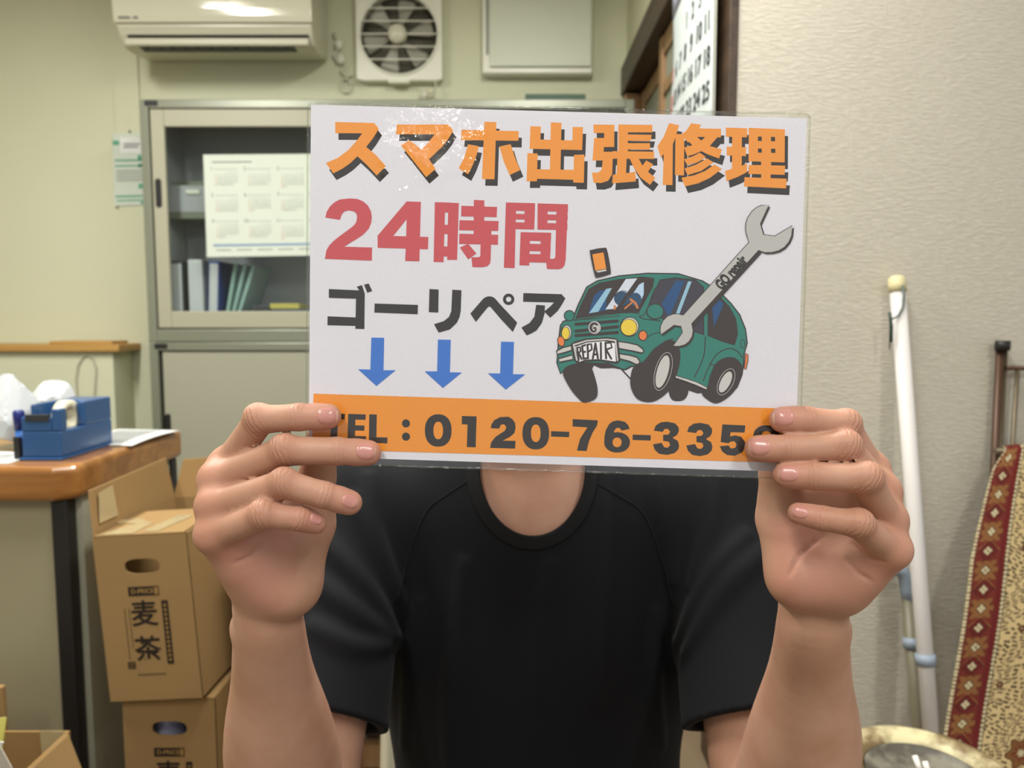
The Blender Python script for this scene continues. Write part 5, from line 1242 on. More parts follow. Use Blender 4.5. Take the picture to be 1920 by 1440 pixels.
def mesh_np(name, pos, faces, mats, parent=None):
    me = bpy.data.meshes.new(name); me.vertices.add(len(pos)); me.vertices.foreach_set('co', pos.astype(np.float32).ravel())
    me.loops.add(faces.size); me.loops.foreach_set('vertex_index', faces.astype(np.int32).ravel())
    me.polygons.add(len(faces)); me.polygons.foreach_set('loop_start', np.arange(0, faces.size, 4, dtype=np.int32)); 
    me.polygons.foreach_set('use_smooth', np.ones(len(faces), bool))
    for m in (mats if isinstance(mats, (list, tuple)) else [mats]): me.materials.append(m)
    me.update(calc_edges=True); me.validate()
    o = bpy.data.objects.new(name, me); COL.objects.link(o)
    if parent is not None: o.parent = parent; o.matrix_parent_inverse = parent.matrix_basis.inverted()
    return o

# ------------------------------------------------------------------ hands: joints as (px, py, depth, radius)
def J(px, py, d): return P(px, py, d)
def mm(r): return r / 1000.0
HANDS = {}
sgn = lambda x, y: sign_depth(x, y)
HANDS['R'] = dict(   # the person's right hand, at the left of the picture
    fingers=dict(
        index=[(J(428, 872, .470), 10.2), (J(487, 787, .4515), 9.0), (J(562, 782, .449), 8.3), (J(614, 781, sgn(614, 781) - .0080), 7.3)],
        middle=[(J(410, 901, .460), 10.6), (J(535, 845, .4435), 9.2), (J(632, 846, .4455), 8.4), (J(689, 849, sgn(689, 849) - .0078), 7.4)],
        ring=[(J(405, 950, .451), 10.2), (J(533, 907, .4330), 8.6), (J(607, 928, .4350), 7.9), (J(654, 942, .4420), 7.0)],
        little=[(J(402, 1003, .446), 9.6), (J(494, 965, .4300), 8.2), (J(560, 972, .4340), 7.2), (J(590, 980, .4410), 6.2)]),
    thumb=[(J(548, 1088, .489), 17.0), (J(586, 985, .489), 12.5), (J(594, 897, .480), 10.8), (J(606, 818, sgn(606, 818) + .0110), 9.4)],
    carp=[(J(530, 1095, .497), 13.0), (J(512, 1100, .493), 13.0), (J(494, 1104, .488), 13.0), (J(478, 1104, .484), 12.5)],
    pads=[(J(452, 1010, .458), 11.0, J(500, 1085, .479), 16.0), (J(515, 1000, .472), 11.0, J(540, 1080, .485), 15.0), (J(470, 1050, .468), 15.0, J(530, 1105, .482), 17.0), (J(470, 960, .462), 9.0, J(545, 1010, .478), 12.0), (J(450, 905, .472), 8.5, J(582, 940, .486), 10.0), (J(440, 940, .468), 8.0, J(580, 985, .486), 11.0)],
    wrist=J(504, 1165, .500), wr=22.5,
    heel=[(J(478, 1075, .481), 17.5, J(540, 1100, .488), 18.5)])
HANDS['L'] = dict(
    fingers=dict(
        index=[(J(1630, 880, .470), 10.0), (J(1583, 797, .4515), 9.0), (J(1511, 788, .4490), 8.4), (J(1469, 787, sgn(1469, 787) - .0080), 7.5)],
        middle=[(J(1650, 922, .460), 10.4), (J(1583, 838, .4420), 9.3), (J(1483, 841, .4450), 8.5), (J(1423, 841, sgn(1423, 841) - .0080), 7.6)],
        ring=[(J(1662, 975, .452), 10.2), (J(1622, 897, .4310), 9.2), (J(1528, 893, .4370), 8.2), (J(1475, 891, .4430), 7.1)],
        little=[(J(1670, 1030, .447), 10.0), (J(1608, 982, .4290), 8.4), (J(1542, 972, .4330), 7.3), (J(1499, 963, .4390), 5.9)]),
    thumb=[(J(1492, 1078, .488), 17.0), (J(1461, 975, .488), 12.8), (J(1459, 885, .479), 10.8), (J(1462, 812, sgn(1462, 812) + .0112), 9.4)],
    carp=[(J(1512, 1098, .497), 13.0), (J(1530, 1102, .492), 13.0), (J(1552, 1104, .486), 13.5), (J(1575, 1098, .480), 13.5)],
    pads=[(J(1500, 1080, .478), 17.0, J(1590, 1070, .470), 17.0), (J(1490, 1000, .482), 14.0, J(1505, 1070, .480), 17.0), (J(1640, 1040, .458), 10.5, J(1575, 1085, .473), 16.0), (J(1540, 985, .482), 11.0, J(1620, 985, .470), 10.0), (J(1530, 1040, .480), 13.0, J(1620, 1040, .465), 11.0), (J(1605, 908, .476), 8.5, J(1470, 945, .487), 10.5), (J(1625, 950, .471), 9.0, J(1480, 975, .487), 11.0)],
    wrist=J(1523, 1168, .500), wr=22.0, heel=[(J(1505, 1088, .480), 18.0, J(1572, 1092, .478), 19.0)])
def nrm(v): return v / np.linalg.norm(v)
CREASE = {'R': [[(452, 1022), (470, 1005), (490, 996)], [(440, 1055), (470, 1042), (488, 1020)], [(538, 1005), (552, 1022), (560, 1045), (556, 1080)]],
          'L': [[(1480, 1078), (1500, 1040), (1530, 1015), (1546, 1003)], [(1590, 1050), (1610, 1075), (1632, 1088)], [(1600, 1020), (1625, 1045), (1655, 1052)]]}
def hand_sdf(key):
    H = HANDS[key]; F = H['fingers']; names = ['index', 'middle', 'ring', 'little']
    def fn(p):
        palm = None
        for i, nme in enumerate(names):
            j = F[nme]; c = H['carp'][i]; d = cap(p, j[0][0], c[0], mm(j[0][1]) * 0.98, mm(c[1]))
            palm = d if palm is None else smin(palm, d, .009)
        for i in range(3):
            a = F[names[i]][0][0]; b = F[names[i + 1]][0][0]; ca = H['carp'][i][0]
            m0 = (a + b) / 2 * .86 + ca * .14; palm = smin(palm, cap(p, m0, (a + b) / 2 * .3 + ca * .7, mm(8.2), mm(11)), .008)
        for a, ra, b, rb in H['pads']: palm = smin(palm, cap(p, a, b, mm(ra), mm(rb)), .010)
        w0 = sum(c[0] for c in H['carp']) / 4
        palm = smin(palm, cap(p, w0, H['wrist'] + np.array([0, -.002, .013]), mm(19), mm(H['wr'] - 2.0)), .009)
        for a, ra, b, rb in H['heel']: palm = smin(palm, cap(p, a, b, mm(ra), mm(rb)), .005)
        t = H['thumb']
        th = smin(cap(p, t[0][0], t[1][0], mm(t[0][1]), mm(t[1][1])), cap(p, t[1][0], t[2][0], mm(t[1][1]), mm(t[2][1])), .004)
        th = smin(th, cap(p, t[2][0], t[3][0], mm(t[2][1]), mm(t[3][1])), .003)
        palm = smin(palm, th, .010)
        res = palm
        for nme in names:
            j = F[nme]; d = None
            for q in range(3):
                a, ra = j[q]; b, rb = j[q + 1]; w_ = .955 if q < 2 else 1.0
                pts = [(a, mm(ra))] + [(a + (b - a) * t, mm((ra + (rb - ra) * t) * (1 - (1 - w_) * sin(pi * t)))) for t in (.3, .5, .7)] + [(b, mm(rb))]
                k = None
                for u, v in zip(pts[:-1], pts[1:]):
                    e_ = cap(p, u[0], v[0], u[1], v[1]); k = e_ if k is None else np.minimum(k, e_)
                d = k if d is None else smin(d, k, .0014)
            # knuckles on the back of the joints, pad under the tip
            a, b, c, e = [x[0] for x in j]
            back = nrm(nrm(b - a) - nrm(c - b)); d = smin(d, sph(p, b + back * mm(j[1][1]) * .30, mm(j[1][1]) * .86), .004)
            mk = nrm(a - H['carp'][names.index(nme)][0]); bk = nrm(mk - nrm(b - a)); d = smin(d, sph(p, a + bk * mm(1.6), mm(j[0][1]) * .95), .005)
            d = smin(d, cap(p, e - nrm(e - c) * .006, e + nrm(e - c) * mm(1.0), mm(j[3][1]) * 1.02, mm(j[3][1]) * .90), .003)
            blend = smin(palm, d, .0065)
            res = blend if res is palm else smin(res, blend, .0018)
        if key in 'RL':      # the skin yields to the sheet it grips
            q = p - SLC; sx = np.abs(q @ SX) - .1535; sy = np.abs(q @ SY) - .1105; sz_ = np.abs(q @ SN - (LF - .0006) / 2) - (LF + .0006) / 2 - .00015
            res = smax(res, -np.maximum(np.maximum(sx, sy), sz_), .0008)
        for lst in CREASE_W[key]:
            for a, b in lst: res = smax(res, -cap(p, a, b, .0008, .0008), .0016)
        return res
    return fn
CREASE_W = {'R': [], 'L': []}
SLC = (SP(577, 193) + SP(1519, 214) + SP(1498, 898) + SP(574, 868)) / 4
HF0 = {k: hand_sdf(k) for k in 'RL'}
def march(fn, px, py, d0=0.36, d1=1.2):
    """depth along pixel rays where the field is first met"""
    px = np.atleast_1d(px).astype(float); py = np.atleast_1d(py).astype(float)
    dr = np.stack([DIR(a, b) for a, b in zip(px, py)]); d = np.full(len(px), d0)
    for _ in range(90):
        v = fn(CAM + dr * d[:, None]); d = np.minimum(d + np.maximum(v, -0.002) * 0.8, d1)
    return d
for k in 'RL':
    for lst in CREASE[k]:
        dd = march(HF0[k], [q[0] for q in lst], [q[1] for q in lst], 0.36, 0.55)
        w = [P(q[0], q[1], x) for q, x in zip(lst, dd)]
        CREASE_W[k].append([(w[i], w[i + 1]) for i in range(len(w) - 1)])
HF = {k: hand_sdf(k) for k in 'RL'}

ARMS = {'R': dict(wr=J(504, 1165, .500), fa=J(512, 1270, .535), fb=J(530, 1420, .588), el=J(560, 1585, .640), sh=J(662, 950, .815)),
        'L': dict(wr=J(1523, 1168, .500), fa=J(1517, 1270, .535), fb=J(1500, 1420, .585), el=J(1445, 1590, .640), sh=J(1352, 950, .815))}
def arm_sdf(key):
    A = ARMS[key]; k = 1
    def fn(p):
        d = chain(p, [(A['wr'] + np.array([0, 0, .012]), .0215), (A['wr'], .0225), (A['fa'], .0285), (A['fb'], .0435), (A['el'], .0410)], n=6); d = smin(d, cap(p, A['el'], A['sh'], .0420, .0500), .008)
        ub = A['wr'] + np.array([(-.0165 if key == 'R' else .0165), 0.002, -.004]); d = smin(d, sph(p, ub, .0075), .010)
        return d
    return fn
AF = {k: arm_sdf(k) for k in 'RL'}
NECK = (P(997, 985, .825), P(992, 830, .805)); HC = P(985, 640, .80)
HB = HC + np.array([0, .018, .012])
def torso_sdf(p, g=0.0, flat=0.0):
    c = P(1002, 1130, .845)
    d = ells(p, c, (.158 + g, .098 + g, .215 + g)); sh = cap(p, P(690, 952, .825), P(1322, 952, .825), .050 + g, .050 + g)
    d = smin(d, sh, .07); d = smin(d, fcap(p, P(1010, 1230, .845), P(1013, 1560, .87), .148 + g, .152 + g, (0, 1, 0), 1.45), .06)
    d = smin(d, cap(p, P(997, 1010, .835), P(997, 940, .822), .075, .056 + g * .5), .05)
    return d
FACE = {}
fxa = np.array([1.0, 0, 0]); fya = np.array([0, -1.0, 0]); fza = np.array([0, 0, 1.0])
def hp(x, y, z): return HC + np.array([x, -y, z])       # y forward towards the camera
def head_sdf(p):
    d = ells(p, HB, (.074, .095, .094)); d = smin(d, ells(p, hp(0, .022, -.045), (.062, .068, .072)), .03)
    d = smin(d, ells(p, hp(0, .052, -.092), (.036, .032, .024)), .03)
    d = smin(d, cap(p, hp(-.045, .02, -.07), hp(-.028, .045, -.092), .020, .018), .02); d = smin(d, cap(p, hp(.045, .02, -.07), hp(.028, .045, -.092), .020, .018), .02)
    d = smin(d, cap(p, hp(-.035, .070, .012), hp(.035, .070, .012), .014, .014), .014)
    for s in (-1, 1):
        d = smax(d, -sph(p, hp(s * .031, .100, -.008), .017), .012); d = smin(d, ells(p, hp(s * .031, .074, -.010), (.0135, .0115, .0115)), .003)
        d = smin(d, ells(p, hp(s * .038, .062, -.040), (.022, .018, .018)), .016)
        e = ells(p, hp(s * .077, -.012, -.012), (.010, .019, .031)); e = smax(e, -ells(p, hp(s * .084, -.006, -.010), (.007, .010, .019)), .004); d = smin(d, e, .008)
    n = cap(p, hp(0, .084, -.002), hp(0, .104, -.036), .008, .0105); n = smin(n, sph(p, hp(-.0125, .092, -.041), .0075), .007); n = smin(n, sph(p, hp(.0125, .092, -.041), .0075), .007); d = smin(d, n, .008)
    d = smin(d, cap(p, hp(-.018, .083, -.0665), hp(.018, .083, -.0665), .0058, .0058), .006); d = smin(d, cap(p, hp(-.014, .082, -.077), hp(.014, .082, -.077), .0066, .0066), .006)
    d = smax(d, -cap(p, hp(-.022, .091, -.0715), hp(.022, .091, -.0715), .0016, .0016), .003)
    return d
def boxed(fn, lo, hi, pad):
    lo = np.array(lo) - pad; hi = np.array(hi) + pad
    def g(p):
        q = np.maximum(np.maximum(lo - p, p - hi), 0); o = np.sqrt((q ** 2).sum(1)); m = o <= 0
        r = o + pad * 0.9
        if m.any(): r[m] = fn(p[m])
        return r
    return g
def bbox_pts(pts, r): a = np.array(pts); return a.min(0) - r, a.max(0) + r
HBOX = {}
for k in 'RL':
    pts = [j[0] for f in HANDS[k]['fingers'].values() for j in f] + [j[0] for j in HANDS[k]['thumb']] + [HANDS[k]['wrist']]
    HBOX[k] = bbox_pts(pts, .024)
HFB = {k: boxed(HF[k], *HBOX[k], .02) for k in 'RL'}
AFB = {k: boxed(AF[k], *bbox_pts(list(ARMS[k].values()), .055), .03) for k in 'RL'}
HEADB = boxed(head_sdf, HC - np.array([.1, .13, .13]), HC + np.array([.1, .13, .12]), .03)
def body_sdf(p):
    d = torso_sdf(p); d = smin(d, cap(p, NECK[0], NECK[1], .0535, .053), .03)
    d = smin(d, HEADB(p), .022)
    for k in 'RL':
        a = smin(AFB[k](p), HFB[k](p), .0035); d = smin(d, a, .022)
    return d
body_c = chunked(body_sdf)
ZB = 0.46
def body_cut(p): return np.maximum(body_sdf(p), ZB - p[:, 2])

person = empty('person', (0.02, 0.80, 0.0), 'seated person in a black T-shirt holding up the sign with both hands', 'person')
bpos, bfac = surface_nets(body_cut, (-.36, .37, .42), (.38, 1.06, 1.20), 0.0018)
# colour and crease attributes
tint = np.zeros(len(bpos)); pink = np.zeros(len(bpos)); wr_s = np.zeros(len(bpos)); wr_m = np.zeros(len(bpos))
for k in 'RL':
    near = ((bpos > HBOX[k][0] - .01) & (bpos < HBOX[k][1] + .01)).all(1); ix = np.nonzero(near)[0]; q = bpos[ix]
    H = HANDS[k]
    dist = np.stack([np.min([cap(q, f[i][0], f[i + 1][0], mm(f[i][1]), mm(f[i + 1][1])) for i in range(3)], axis=0) for f in H['fingers'].values()]); own = dist.argmin(0)
    for fi, f in enumerate(H['fingers'].values()):
        for ji, amp, wd in ((1, 1.0, .0062), (2, .55, .0042)):
            c = f[ji][0]; ax = nrm(nrm(f[ji][0] - f[ji - 1][0]) + nrm(f[ji + 1][0] - f[ji][0])); s = (q - c) @ ax; r = np.sqrt(((q - c) ** 2).sum(1))
            m = amp * np.exp(-(s / wd) ** 2) * (own == fi) * (r < .017); up_ = m > wr_m[ix]
            ii = ix[up_]; wr_s[ii] = s[up_]; wr_m[ii] = m[up_]
            tint[ix] = np.maximum(tint[ix], amp * .8 * np.exp(-(r / .011) ** 2) * (own == fi))
        r = np.sqrt(((q - f[0][0]) ** 2).sum(1)); tint[ix] = np.maximum(tint[ix], .9 * np.exp(-(r / .014) ** 2))
        r = np.sqrt(((q - f[3][0]) ** 2).sum(1)); pink[ix] = np.maximum(pink[ix], .9 * np.exp(-(r / .013) ** 2) * (own == fi))
    for a, ra, b, rb in H['pads']:
        r = cap(q, a, b, 0, 0); pink[ix] = np.maximum(pink[ix], .75 * np.exp(-((r - mm((ra + rb) / 2)) / .006) ** 2) * np.clip((-(q - a) @ np.array([0, 1.0, 0])) / .01, 0, 1))
M['skin'] = bpy.data.materials.new('skin'); M['skin'].use_nodes = True
nt = M['skin'].node_tree; bs = nt.nodes['Principled BSDF']; bs.inputs['Roughness'].default_value = 0.48; bs.inputs['Specular IOR Level'].default_value = 0.32
bs.inputs['Subsurface Weight'].default_value = 0.12; bs.inputs['Subsurface Radius'].default_value = (0.006, 0.0025, 0.0015); bs.inputs['Subsurface Scale'].default_value = 1.0
def attr(nm):
    a = nt.nodes.new('ShaderNodeAttribute'); a.attribute_name = nm; return a
def mixc(fac, a, b):
    m = nt.nodes.new('ShaderNodeMix'); m.data_type = 'RGBA'
    if hasattr(fac, 'is_output'): nt.links.new(fac, m.inputs[0])
    else: m.inputs[0].default_value = fac
    for s, v in ((6, a), (7, b)):
        if hasattr(v, 'is_output'): nt.links.new(v, m.inputs[s])
        else: m.inputs[s].default_value = lin(v)
    return m.outputs[2]
def mth(op, a, b=None):
    m = nt.nodes.new('ShaderNodeMath'); m.operation = op
    for i, v in enumerate((a, b)):
        if v is None: continue
        if hasattr(v, 'is_output'): nt.links.new(v, m.inputs[i])
        else: m.inputs[i].default_value = v
    return m.outputs[0]
tc = nt.nodes.new('ShaderNodeTexCoord')
nA = nt.nodes.new('ShaderNodeTexNoise'); nA.inputs['Scale'].default_value = 26; nA.inputs['Detail'].default_value = 4; nt.links.new(tc.outputs['Object'], nA.inputs['Vector'])
nB = nt.nodes.new('ShaderNodeTexNoise'); nB.inputs['Scale'].default_value = 900; nB.inputs['Detail'].default_value = 2; nt.links.new(tc.outputs['Object'], nB.inputs['Vector'])
nC = nt.nodes.new('ShaderNodeTexNoise'); nC.inputs['Scale'].default_value = 220; nC.inputs['Detail'].default_value = 2; nt.links.new(tc.outputs['Object'], nC.inputs['Vector'])
rA = nt.nodes.new('ShaderNodeMapRange'); rA.inputs[1].default_value = .35; rA.inputs[2].default_value = .68; nt.links.new(nA.outputs['Fac'], rA.inputs[0])
SKIN_A = (190, 148, 125); SKIN_B = (178, 134, 110)
col = mixc(rA.outputs[0], SKIN_A, SKIN_B)
col = mixc(mth('MULTIPLY', attr('tint').outputs['Fac'], .75), col, (170, 104, 80)); col = mixc(mth('MULTIPLY', attr('pink').outputs['Fac'], .75), col, (196, 134, 118))
nt.links.new(col, bs.inputs['Base Color'])
ws = attr('ws').outputs['Fac']; wm = attr('wm').outputs['Fac']
sn = mth('SINE', mth('ADD', mth('MULTIPLY', ws, 2300.0), mth('MULTIPLY', nC.outputs['Fac'], 7.0)))
wv = mth('MULTIPLY', mth('POWER', mth('ADD', mth('MULTIPLY', sn, .5), .5), 2.5), wm)
bpA = nt.nodes.new('ShaderNodeBump'); bpA.inputs['Strength'].default_value = .45; bpA.inputs['Distance'].default_value = .0008; nt.links.new(mth('MULTIPLY', wv, -1.0), bpA.inputs['Height'])
bpB = nt.nodes.new('ShaderNodeBump'); bpB.inputs['Strength'].default_value = .12; bpB.inputs['Distance'].default_value = .0006; nt.links.new(nB.outputs['Fac'], bpB.inputs['Height']); nt.links.new(bpA.outputs[0], bpB.inputs['Normal'])
nt.links.new(bpB.outputs[0], bs.inputs['Normal'])
body = mesh_np('body', bpos, bfac, M['skin'], person)
for nm, arr in (('tint', tint), ('pink', pink), ('ws', wr_s), ('wm', wr_m)):
    a = body.data.attributes.new(nm, 'FLOAT', 'POINT'); a.data.foreach_set('value', arr.astype(np.float32))

# ------------------------------------------------------------------ finger nails
M['nail'] = mat('finger_nail', (196, 138, 128), 0.28, 0.45, coat=0.2)
M['nail_tip'] = mat('nail_edge', (212, 176, 160), 0.35, 0.4)
def nail(key, fname, L, W, cpx, tilt_px, face):
    """nail plate: centre pixel on the fingertip, axis from the joint to the tip, seen face direction"""
    f = HANDS[key]['fingers'][fname]; fn = HF[key]
    ax = nrm(f[3][0] - f[2][0]); d = march(fn, [cpx[0]], [cpx[1]], .36, .55)[0]; c = P(cpx[0], cpx[1], d)
    e = 3e-4; n = np.array([(fn((c + np.eye(3)[i] * e)[None]) - fn((c - np.eye(3)[i] * e)[None]))[0] for i in range(3)]); n = nrm(n)
    n = nrm(n + np.array(face) * .0); n = nrm(n - ax * (n @ ax)); sd = np.cross(n, ax)
    NUv = 15; NVv = 13; rows = []
    for i in range(NUv):
        row = []
        for j in range(NVv):
            u = i / (NUv - 1) * 2 - 1; v = j / (NVv - 1) * 2 - 1
            # rounded plate: squircle mapping
            rr = 1.0; uu = u * math.sqrt(max(0, 1 - 0.30 * v * v)); vv_ = v * math.sqrt(max(0, 1 - 0.24 * u * u))
            row.append(c + ax * uu * L / 2 + sd * vv_ * W / 2 + n * .004)
        rows.append(row)
    pts = np.array(rows).reshape(-1, 3); 
    axis0 = f[2][0]; 
    for _ in range(50):
        v = fn(pts); pts = pts - n * np.clip(v, -.002, .002)[:, None] * .7
    uvg = np.array([(i / (NUv - 1) * 2 - 1, j / (NVv - 1) * 2 - 1) for i in range(NUv) for j in range(NVv)])
    edge = np.clip((np.abs(uvg[:, 0]) ** 3.2 + np.abs(uvg[:, 1]) ** 3.6), 0, 1.6)
    lift = 0.0006 - 0.00075 * edge ** 3 + 0.0004 * np.clip(uvg[:, 0] - .3, 0, 1)
    pts = pts + n * lift[:, None]
    g = MB().grid(pts.reshape(NUv, NVv, 3))
    for q in range(len(g.f)):
        if q // (NVv - 1) >= NUv - 2: g.m[q] = 1
    g.build('fingernail', [M['nail'], M['nail_tip']], person)
nail('R', 'index', .0120, .0105, (613, 780), 0, (0, -1, 0)); nail('R', 'middle', .0120, .0108, (686, 846), 0, (0, -1, 0))
nail('R', 'ring', .0105, .0085, (657, 940), 0, (0, -1, 0)); nail('R', 'little', .0085, .0070, (593, 973), 0, (0, -1, 0))
nail('L', 'index', .0118, .0105, (1471, 782), 0, (0, -1, 0)); nail('L', 'middle', .0122, .0110, (1424, 837), 0, (0, -1, 0))
nail('L', 'ring', .0115, .0098, (1478, 888), 0, (0, -1, 0)); nail('L', 'little', .0095, .0076, (1500, 960), 0, (0, -1, 0))

# ------------------------------------------------------------------ T-shirt
def sleeve(p, key):
    A = ARMS[key]; h = HEM[key]; return cap(p, A['sh'], h[0] + (h[0] - A['sh']) * .25, .062, .0685)
HEM = {}
for k, (hx, hy, hd_) in {'R': (652, 1358, .695), 'L': (1390, 1352, .695)}.items():
    A = ARMS[k]; axd = nrm(A['el'] - A['sh']); t = 0.212; HEM[k] = (A['sh'] + axd * t, axd)
FOLDS = []
def shirt_outer(p):
    d = torso_sdf(p, .011)
    for k in 'RL':
        s = sleeve(p, k); hc, hn = HEM[k]
        nn = nrm(hn + np.array([(-.20 if k == 'R' else .20), 0, 0.0])); s = smax(s, (p - hc) @ nn, .003); d = smin(d, s, .030)
    if FOLDS:
        near = np.nonzero(np.abs(d) < .02)[0]
        if len(near):
            dn = d[near]; pn = p[near]
            for segs in FOLDS:
                lo_ = np.min([np.minimum(q[0], q[1]) for q in segs], axis=0) - .022; hi_ = np.max([np.maximum(q[0], q[1]) for q in segs], axis=0) + .022
                ix_ = np.nonzero(((pn > lo_) & (pn < hi_)).all(1))[0]
                if len(ix_) == 0: continue
                pq = pn[ix_]; f_ = None
                for a, b, r0, r1 in segs: c_ = cap(pq, a, b, r0, r1); f_ = c_ if f_ is None else np.minimum(f_, c_)
                dn[ix_] = smin(dn[ix_], f_, .013)
            d[near] = dn
    d = d + 0.0022 * np.sin(p[:, 0] * 46 + p[:, 2] * 9 + 1.2 * np.sin(p[:, 2] * 13)) * np.clip((.98 - p[:, 2]) / .3, 0, 1)
    return d
NC = P(996, 862, .80)
def neck_cut(p): return ells(p, NC, (.0560, .16, .0700))
so_c = chunked(shirt_outer)
def onsurf(x, y): return P(x, y, march(shirt_outer, [x], [y], .5, 1.1)[0])
FL = [((600, 1010), (690, 1110), (748, 1205)), ((585, 1090), (660, 1150), (735, 1200)), ((660, 940), (720, 1060), (760, 1160)), ((690, 900), (700, 1010), (735, 1120)), ((590, 1180), (660, 1215), (725, 1215)),
      ((1400, 1010), (1330, 1090), (1268, 1215)), ((1440, 1030), (1360, 1110), (1285, 1230)), ((1345, 900), (1330, 1000), (1300, 1100)), ((1215, 880), (1240, 980), (1262, 1090)), ((1140, 900), (1130, 1100), (1120, 1320)), ((1030, 1060), (1010, 1200), (990, 1420)), ((870, 1060), (850, 1250), (840, 1430)), ((790, 1130), (770, 1250), (760, 1400)), ((1230, 1150), (1225, 1280), (1240, 1400))]
tmpf = []
for ch_ in FL:
    w = [onsurf(*q) for q in smooth_open(ch_, 7)]
    segs = []
    for i in range(len(w) - 1):
        t0, t1 = i / (len(w) - 1), (i + 1) / (len(w) - 1); segs.append((w[i] + np.array([0, .0035, 0]), w[i + 1] + np.array([0, .0035, 0]), .002 + .005 * sin(pi * t0) ** .7, .002 + .005 * sin(pi * t1) ** .7))
    tmpf.append(segs)
FOLDS = tmpf
def shirt_sdf(p):
    d = smax(shirt_outer(p), -neck_cut(p), .003)
    for k in 'RL':      # hollow sleeve ends around the arm
        A = ARMS[k]; hc, hn = HEM[k]; d = np.maximum(d, -cap(p, hc - hn * .03, hc + hn * .08, .052, .062))
    return np.maximum(d, .47 - p[:, 2])
spos, sfac = surface_nets(shirt_sdf, (-.40, .55, .45), (.42, 1.06, 1.0), 0.0028, project=2)
M['shirt'] = mat('black_jersey', (17, 18, 21), 0.8, 0.16, bump=0.10, bscale=1400, sheen=0.03)
tee = mesh_np('t_shirt', spos, sfac, M['shirt'], person)
FOLD_F = shirt_outer
for sm_ in ([(884, 898), (842, 925), (800, 958), (771, 1030), (744, 1130)], [(1112, 902), (1160, 930), (1205, 962), (1238, 1040), (1262, 1135)]):
    MB().tube([onsurf(*q) + np.array([0, -.0002, 0]) for q in smooth_open(sm_, 6)], .0010, 6).build('seam', M['shirt'], person)
def collar_sdf(p):
    o = shirt_outer(p) - .0016; d = np.maximum(o, -(o + .0075)); nd = neck_cut(p); return smax(smax(d, nd - .0135, .0015), -(nd + .0006), .0015)
cpos, cfac = surface_nets(collar_sdf, P(996, 862, .8) - np.array([.11, .16, .12]), P(996, 862, .8) + np.array([.11, .18, .12]), 0.0018, project=1)
mesh_np('collar', cpos, cfac, mat('black_rib_knit', (15, 16, 18), 0.75, 0.2, bump=0.2, bscale=900, stretch=(3, 1, .3)), person)
# ------------------------------------------------------------------ hair, trousers, shoes
def hair_sdf(p):
    d = ells(p, HB + np.array([0, .004, .006]), (.084, .104, .102)); d = smin(d, ells(p, hp(0, .055, .072), (.055, .040, .024)), .02)
    d = d + .0025 * np.sin(p[:, 0] * 210 + 3 * np.sin(p[:, 2] * 60)) * np.sin(p[:, 1] * 90 + 1)
    d = smax(d, -ells(p, hp(0, .105, -.020), (.064, .060, .062)), .012); d = smax(d, (HC[2] - .055) - p[:, 2], .01)
    for s in (-1, 1): d = smax(d, -ells(p, hp(s * .088, -.008, -.020), (.022, .024, .034)), .006)
    return d
hpos, hfac = surface_nets(hair_sdf, HC - np.array([.12, .15, .12]), HC + np.array([.12, .16, .15]), 0.0035, project=1)
mesh_np('hair', hpos, hfac, mat('black_hair', (28, 24, 22), 0.45, 0.4, bump=0.5, bscale=300, stretch=(1, .2, .2)), person)
for s in (-1, 1):
    ey = MB(); c_ = hp(s * .031, .0775, -.010); ey.lathe([(.0005, .0045), (.003, .004), (.0055, .002), (.0066, 0)], n=20); ey.v = [(c_[0] + v[0], c_[1] - v[2] - .004, c_[2] + v[1]) for v in ey.v]
    ey.build('iris', mat('dark_iris', (44, 30, 24), .2), person)
hipz = .345; HPX = .02; HPY = .90
def trouser_sdf(p):
    d = fcap(p, (HPX, HPY, .48), (HPX, HPY, .36), .150, .158, (0, 1, 0), 1.25)
    for s in (-1, 1):
        hip = (HPX + s * .085, HPY - .02, hipz); kn = (HPX + s * .17, HPY - .40, .44); an = (HPX + s * .16, HPY - .36, .07)
        d = smin(d, cap(p, hip, kn, .088, .064), .05); d = smin(d, cap(p, kn, an, .064, .052), .025)
    d = smax(d, np.minimum(.2335 - p[:, 2], p[:, 1] - .690), .006)      # the seat carries the thighs
    return np.maximum(np.maximum(d, p[:, 2] - .500), .055 - p[:, 2])
tpos, tfac = surface_nets(trouser_sdf, (-.30, .38, .03), (.34, 1.12, .53), 0.008, project=1)
mesh_np('trousers', tpos, tfac, mat('dark_trousers', (36, 38, 44), .8, .2, bump=.1, bscale=600), person)
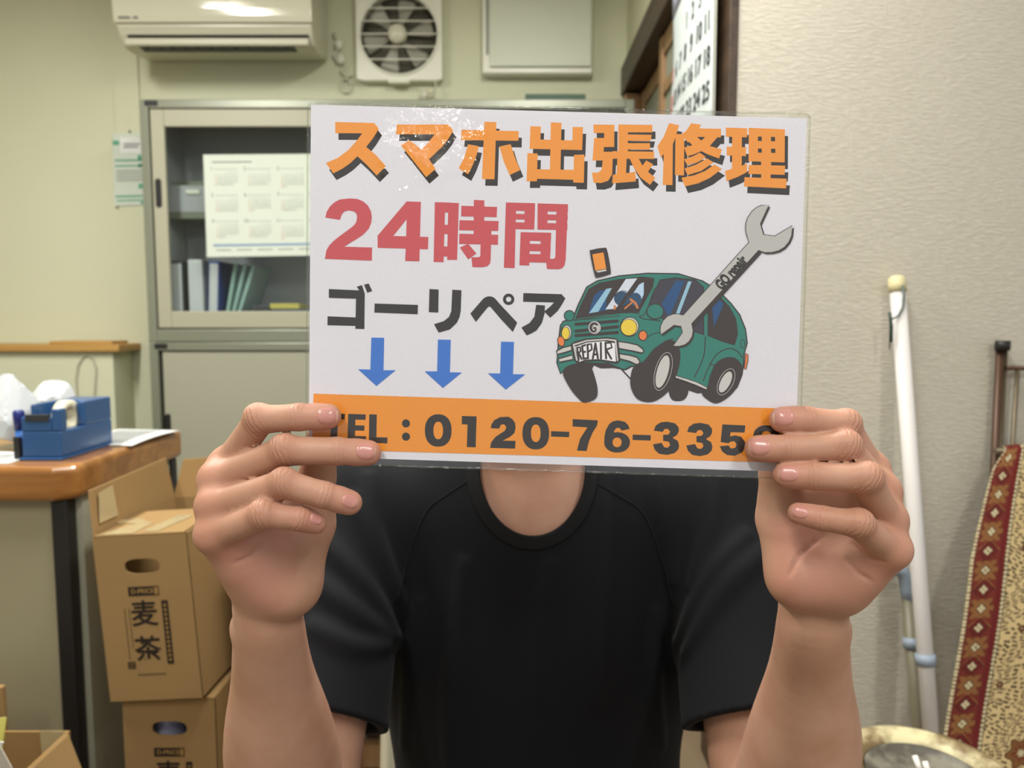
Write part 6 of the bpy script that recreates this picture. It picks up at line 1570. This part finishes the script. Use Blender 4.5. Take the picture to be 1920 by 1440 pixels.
for s in (-1, 1):
    def shoe_sdf(p):
        c_ = np.array([HPX + s * .16, HPY - .36, 0]); d = fcap(p, c_ + [0, .04, .045], c_ + [s * .02, -.15, .036], .042, .046, (0, 0, 1), 1.1); d = smin(d, cap(p, c_ + [0, .02, .05], c_ + [0, 0.01, .085], .038, .042), .03)
        return np.maximum(d, .002 - p[:, 2])
    xp, xf = surface_nets(shoe_sdf, (HPX + s * .16 - .10, HPY - .62, -.02), (HPX + s * .16 + .10, HPY - .24, .16), .006, project=1); mesh_np('shoe', xp, xf, mat('black_shoe', (30, 30, 32), .5), person)

# ------------------------------------------------------------------ seat behind and beneath the person
chair = empty('low_chair', (HPX, .98, 0), 'low wooden chair with cream rounded backrest behind the seated person', 'chair')
sz = .232
MB().box((HPX - .22, .70, sz - .05), (HPX + .22, 1.14, sz)).build('seat', mat('grey_seat_pad', (96, 94, 92), .8), chair, bevel=.02, seg=3)
for sx_ in (-.20, .20):
    for yy in (.73, 1.11): MB().box((HPX + sx_ - .018, yy - .018, 0), (HPX + sx_ + .018, yy + .018, sz - .05)).build('leg', M['lwood'], chair, bevel=.004)
def backrest():
    g = []; 
    for zi in range(10):
        z = sz + .02 + .285 * zi / 9; row = []; hw = .222 - .05 * max(0, (zi - 6) / 3) ** 2
        for xi in range(17):
            x = (xi / 16 * 2 - 1) * hw; row.append((HPX + x, 1.155 - .07 * (x / .23) ** 2 + .05 * zi / 9, z))
        g.append(row)
    return MB().grid(g)
backrest().build('backrest', mat('cream_vinyl', (196, 188, 164), .35, .4), chair, solid=.028, bevel=.008, seg=3)
for sx_ in (-.17, .17): MB().box((HPX + sx_ - .015, 1.115, sz - .06), (HPX + sx_ + .015, 1.14, sz + .14)).build('back_post', M['dark'], chair)
wc = empty('wooden_stool', (-.27, 1.62, 0), 'honey-coloured wooden stool behind the elbow left of the chair', 'stool')
zt_ = PY(700, 1322, 1.55)[2]
MB().box((-.36, 1.50, zt_ - .035), (-.15, 1.75, zt_)).build('seat', M['lwood'], wc, bevel=.006)
for x_ in (-.335, -.175):
    for y_ in (1.525, 1.725): MB().box((x_ - .016, y_ - .016, 0), (x_ + .016, y_ + .016, zt_ - .035)).build('leg', M['lwood'], wc, bevel=.003)
MB().box((-.32, 1.515, zt_ - .12), (-.19, 1.535, zt_ - .07)).build('stretcher', M['lwood'], wc)
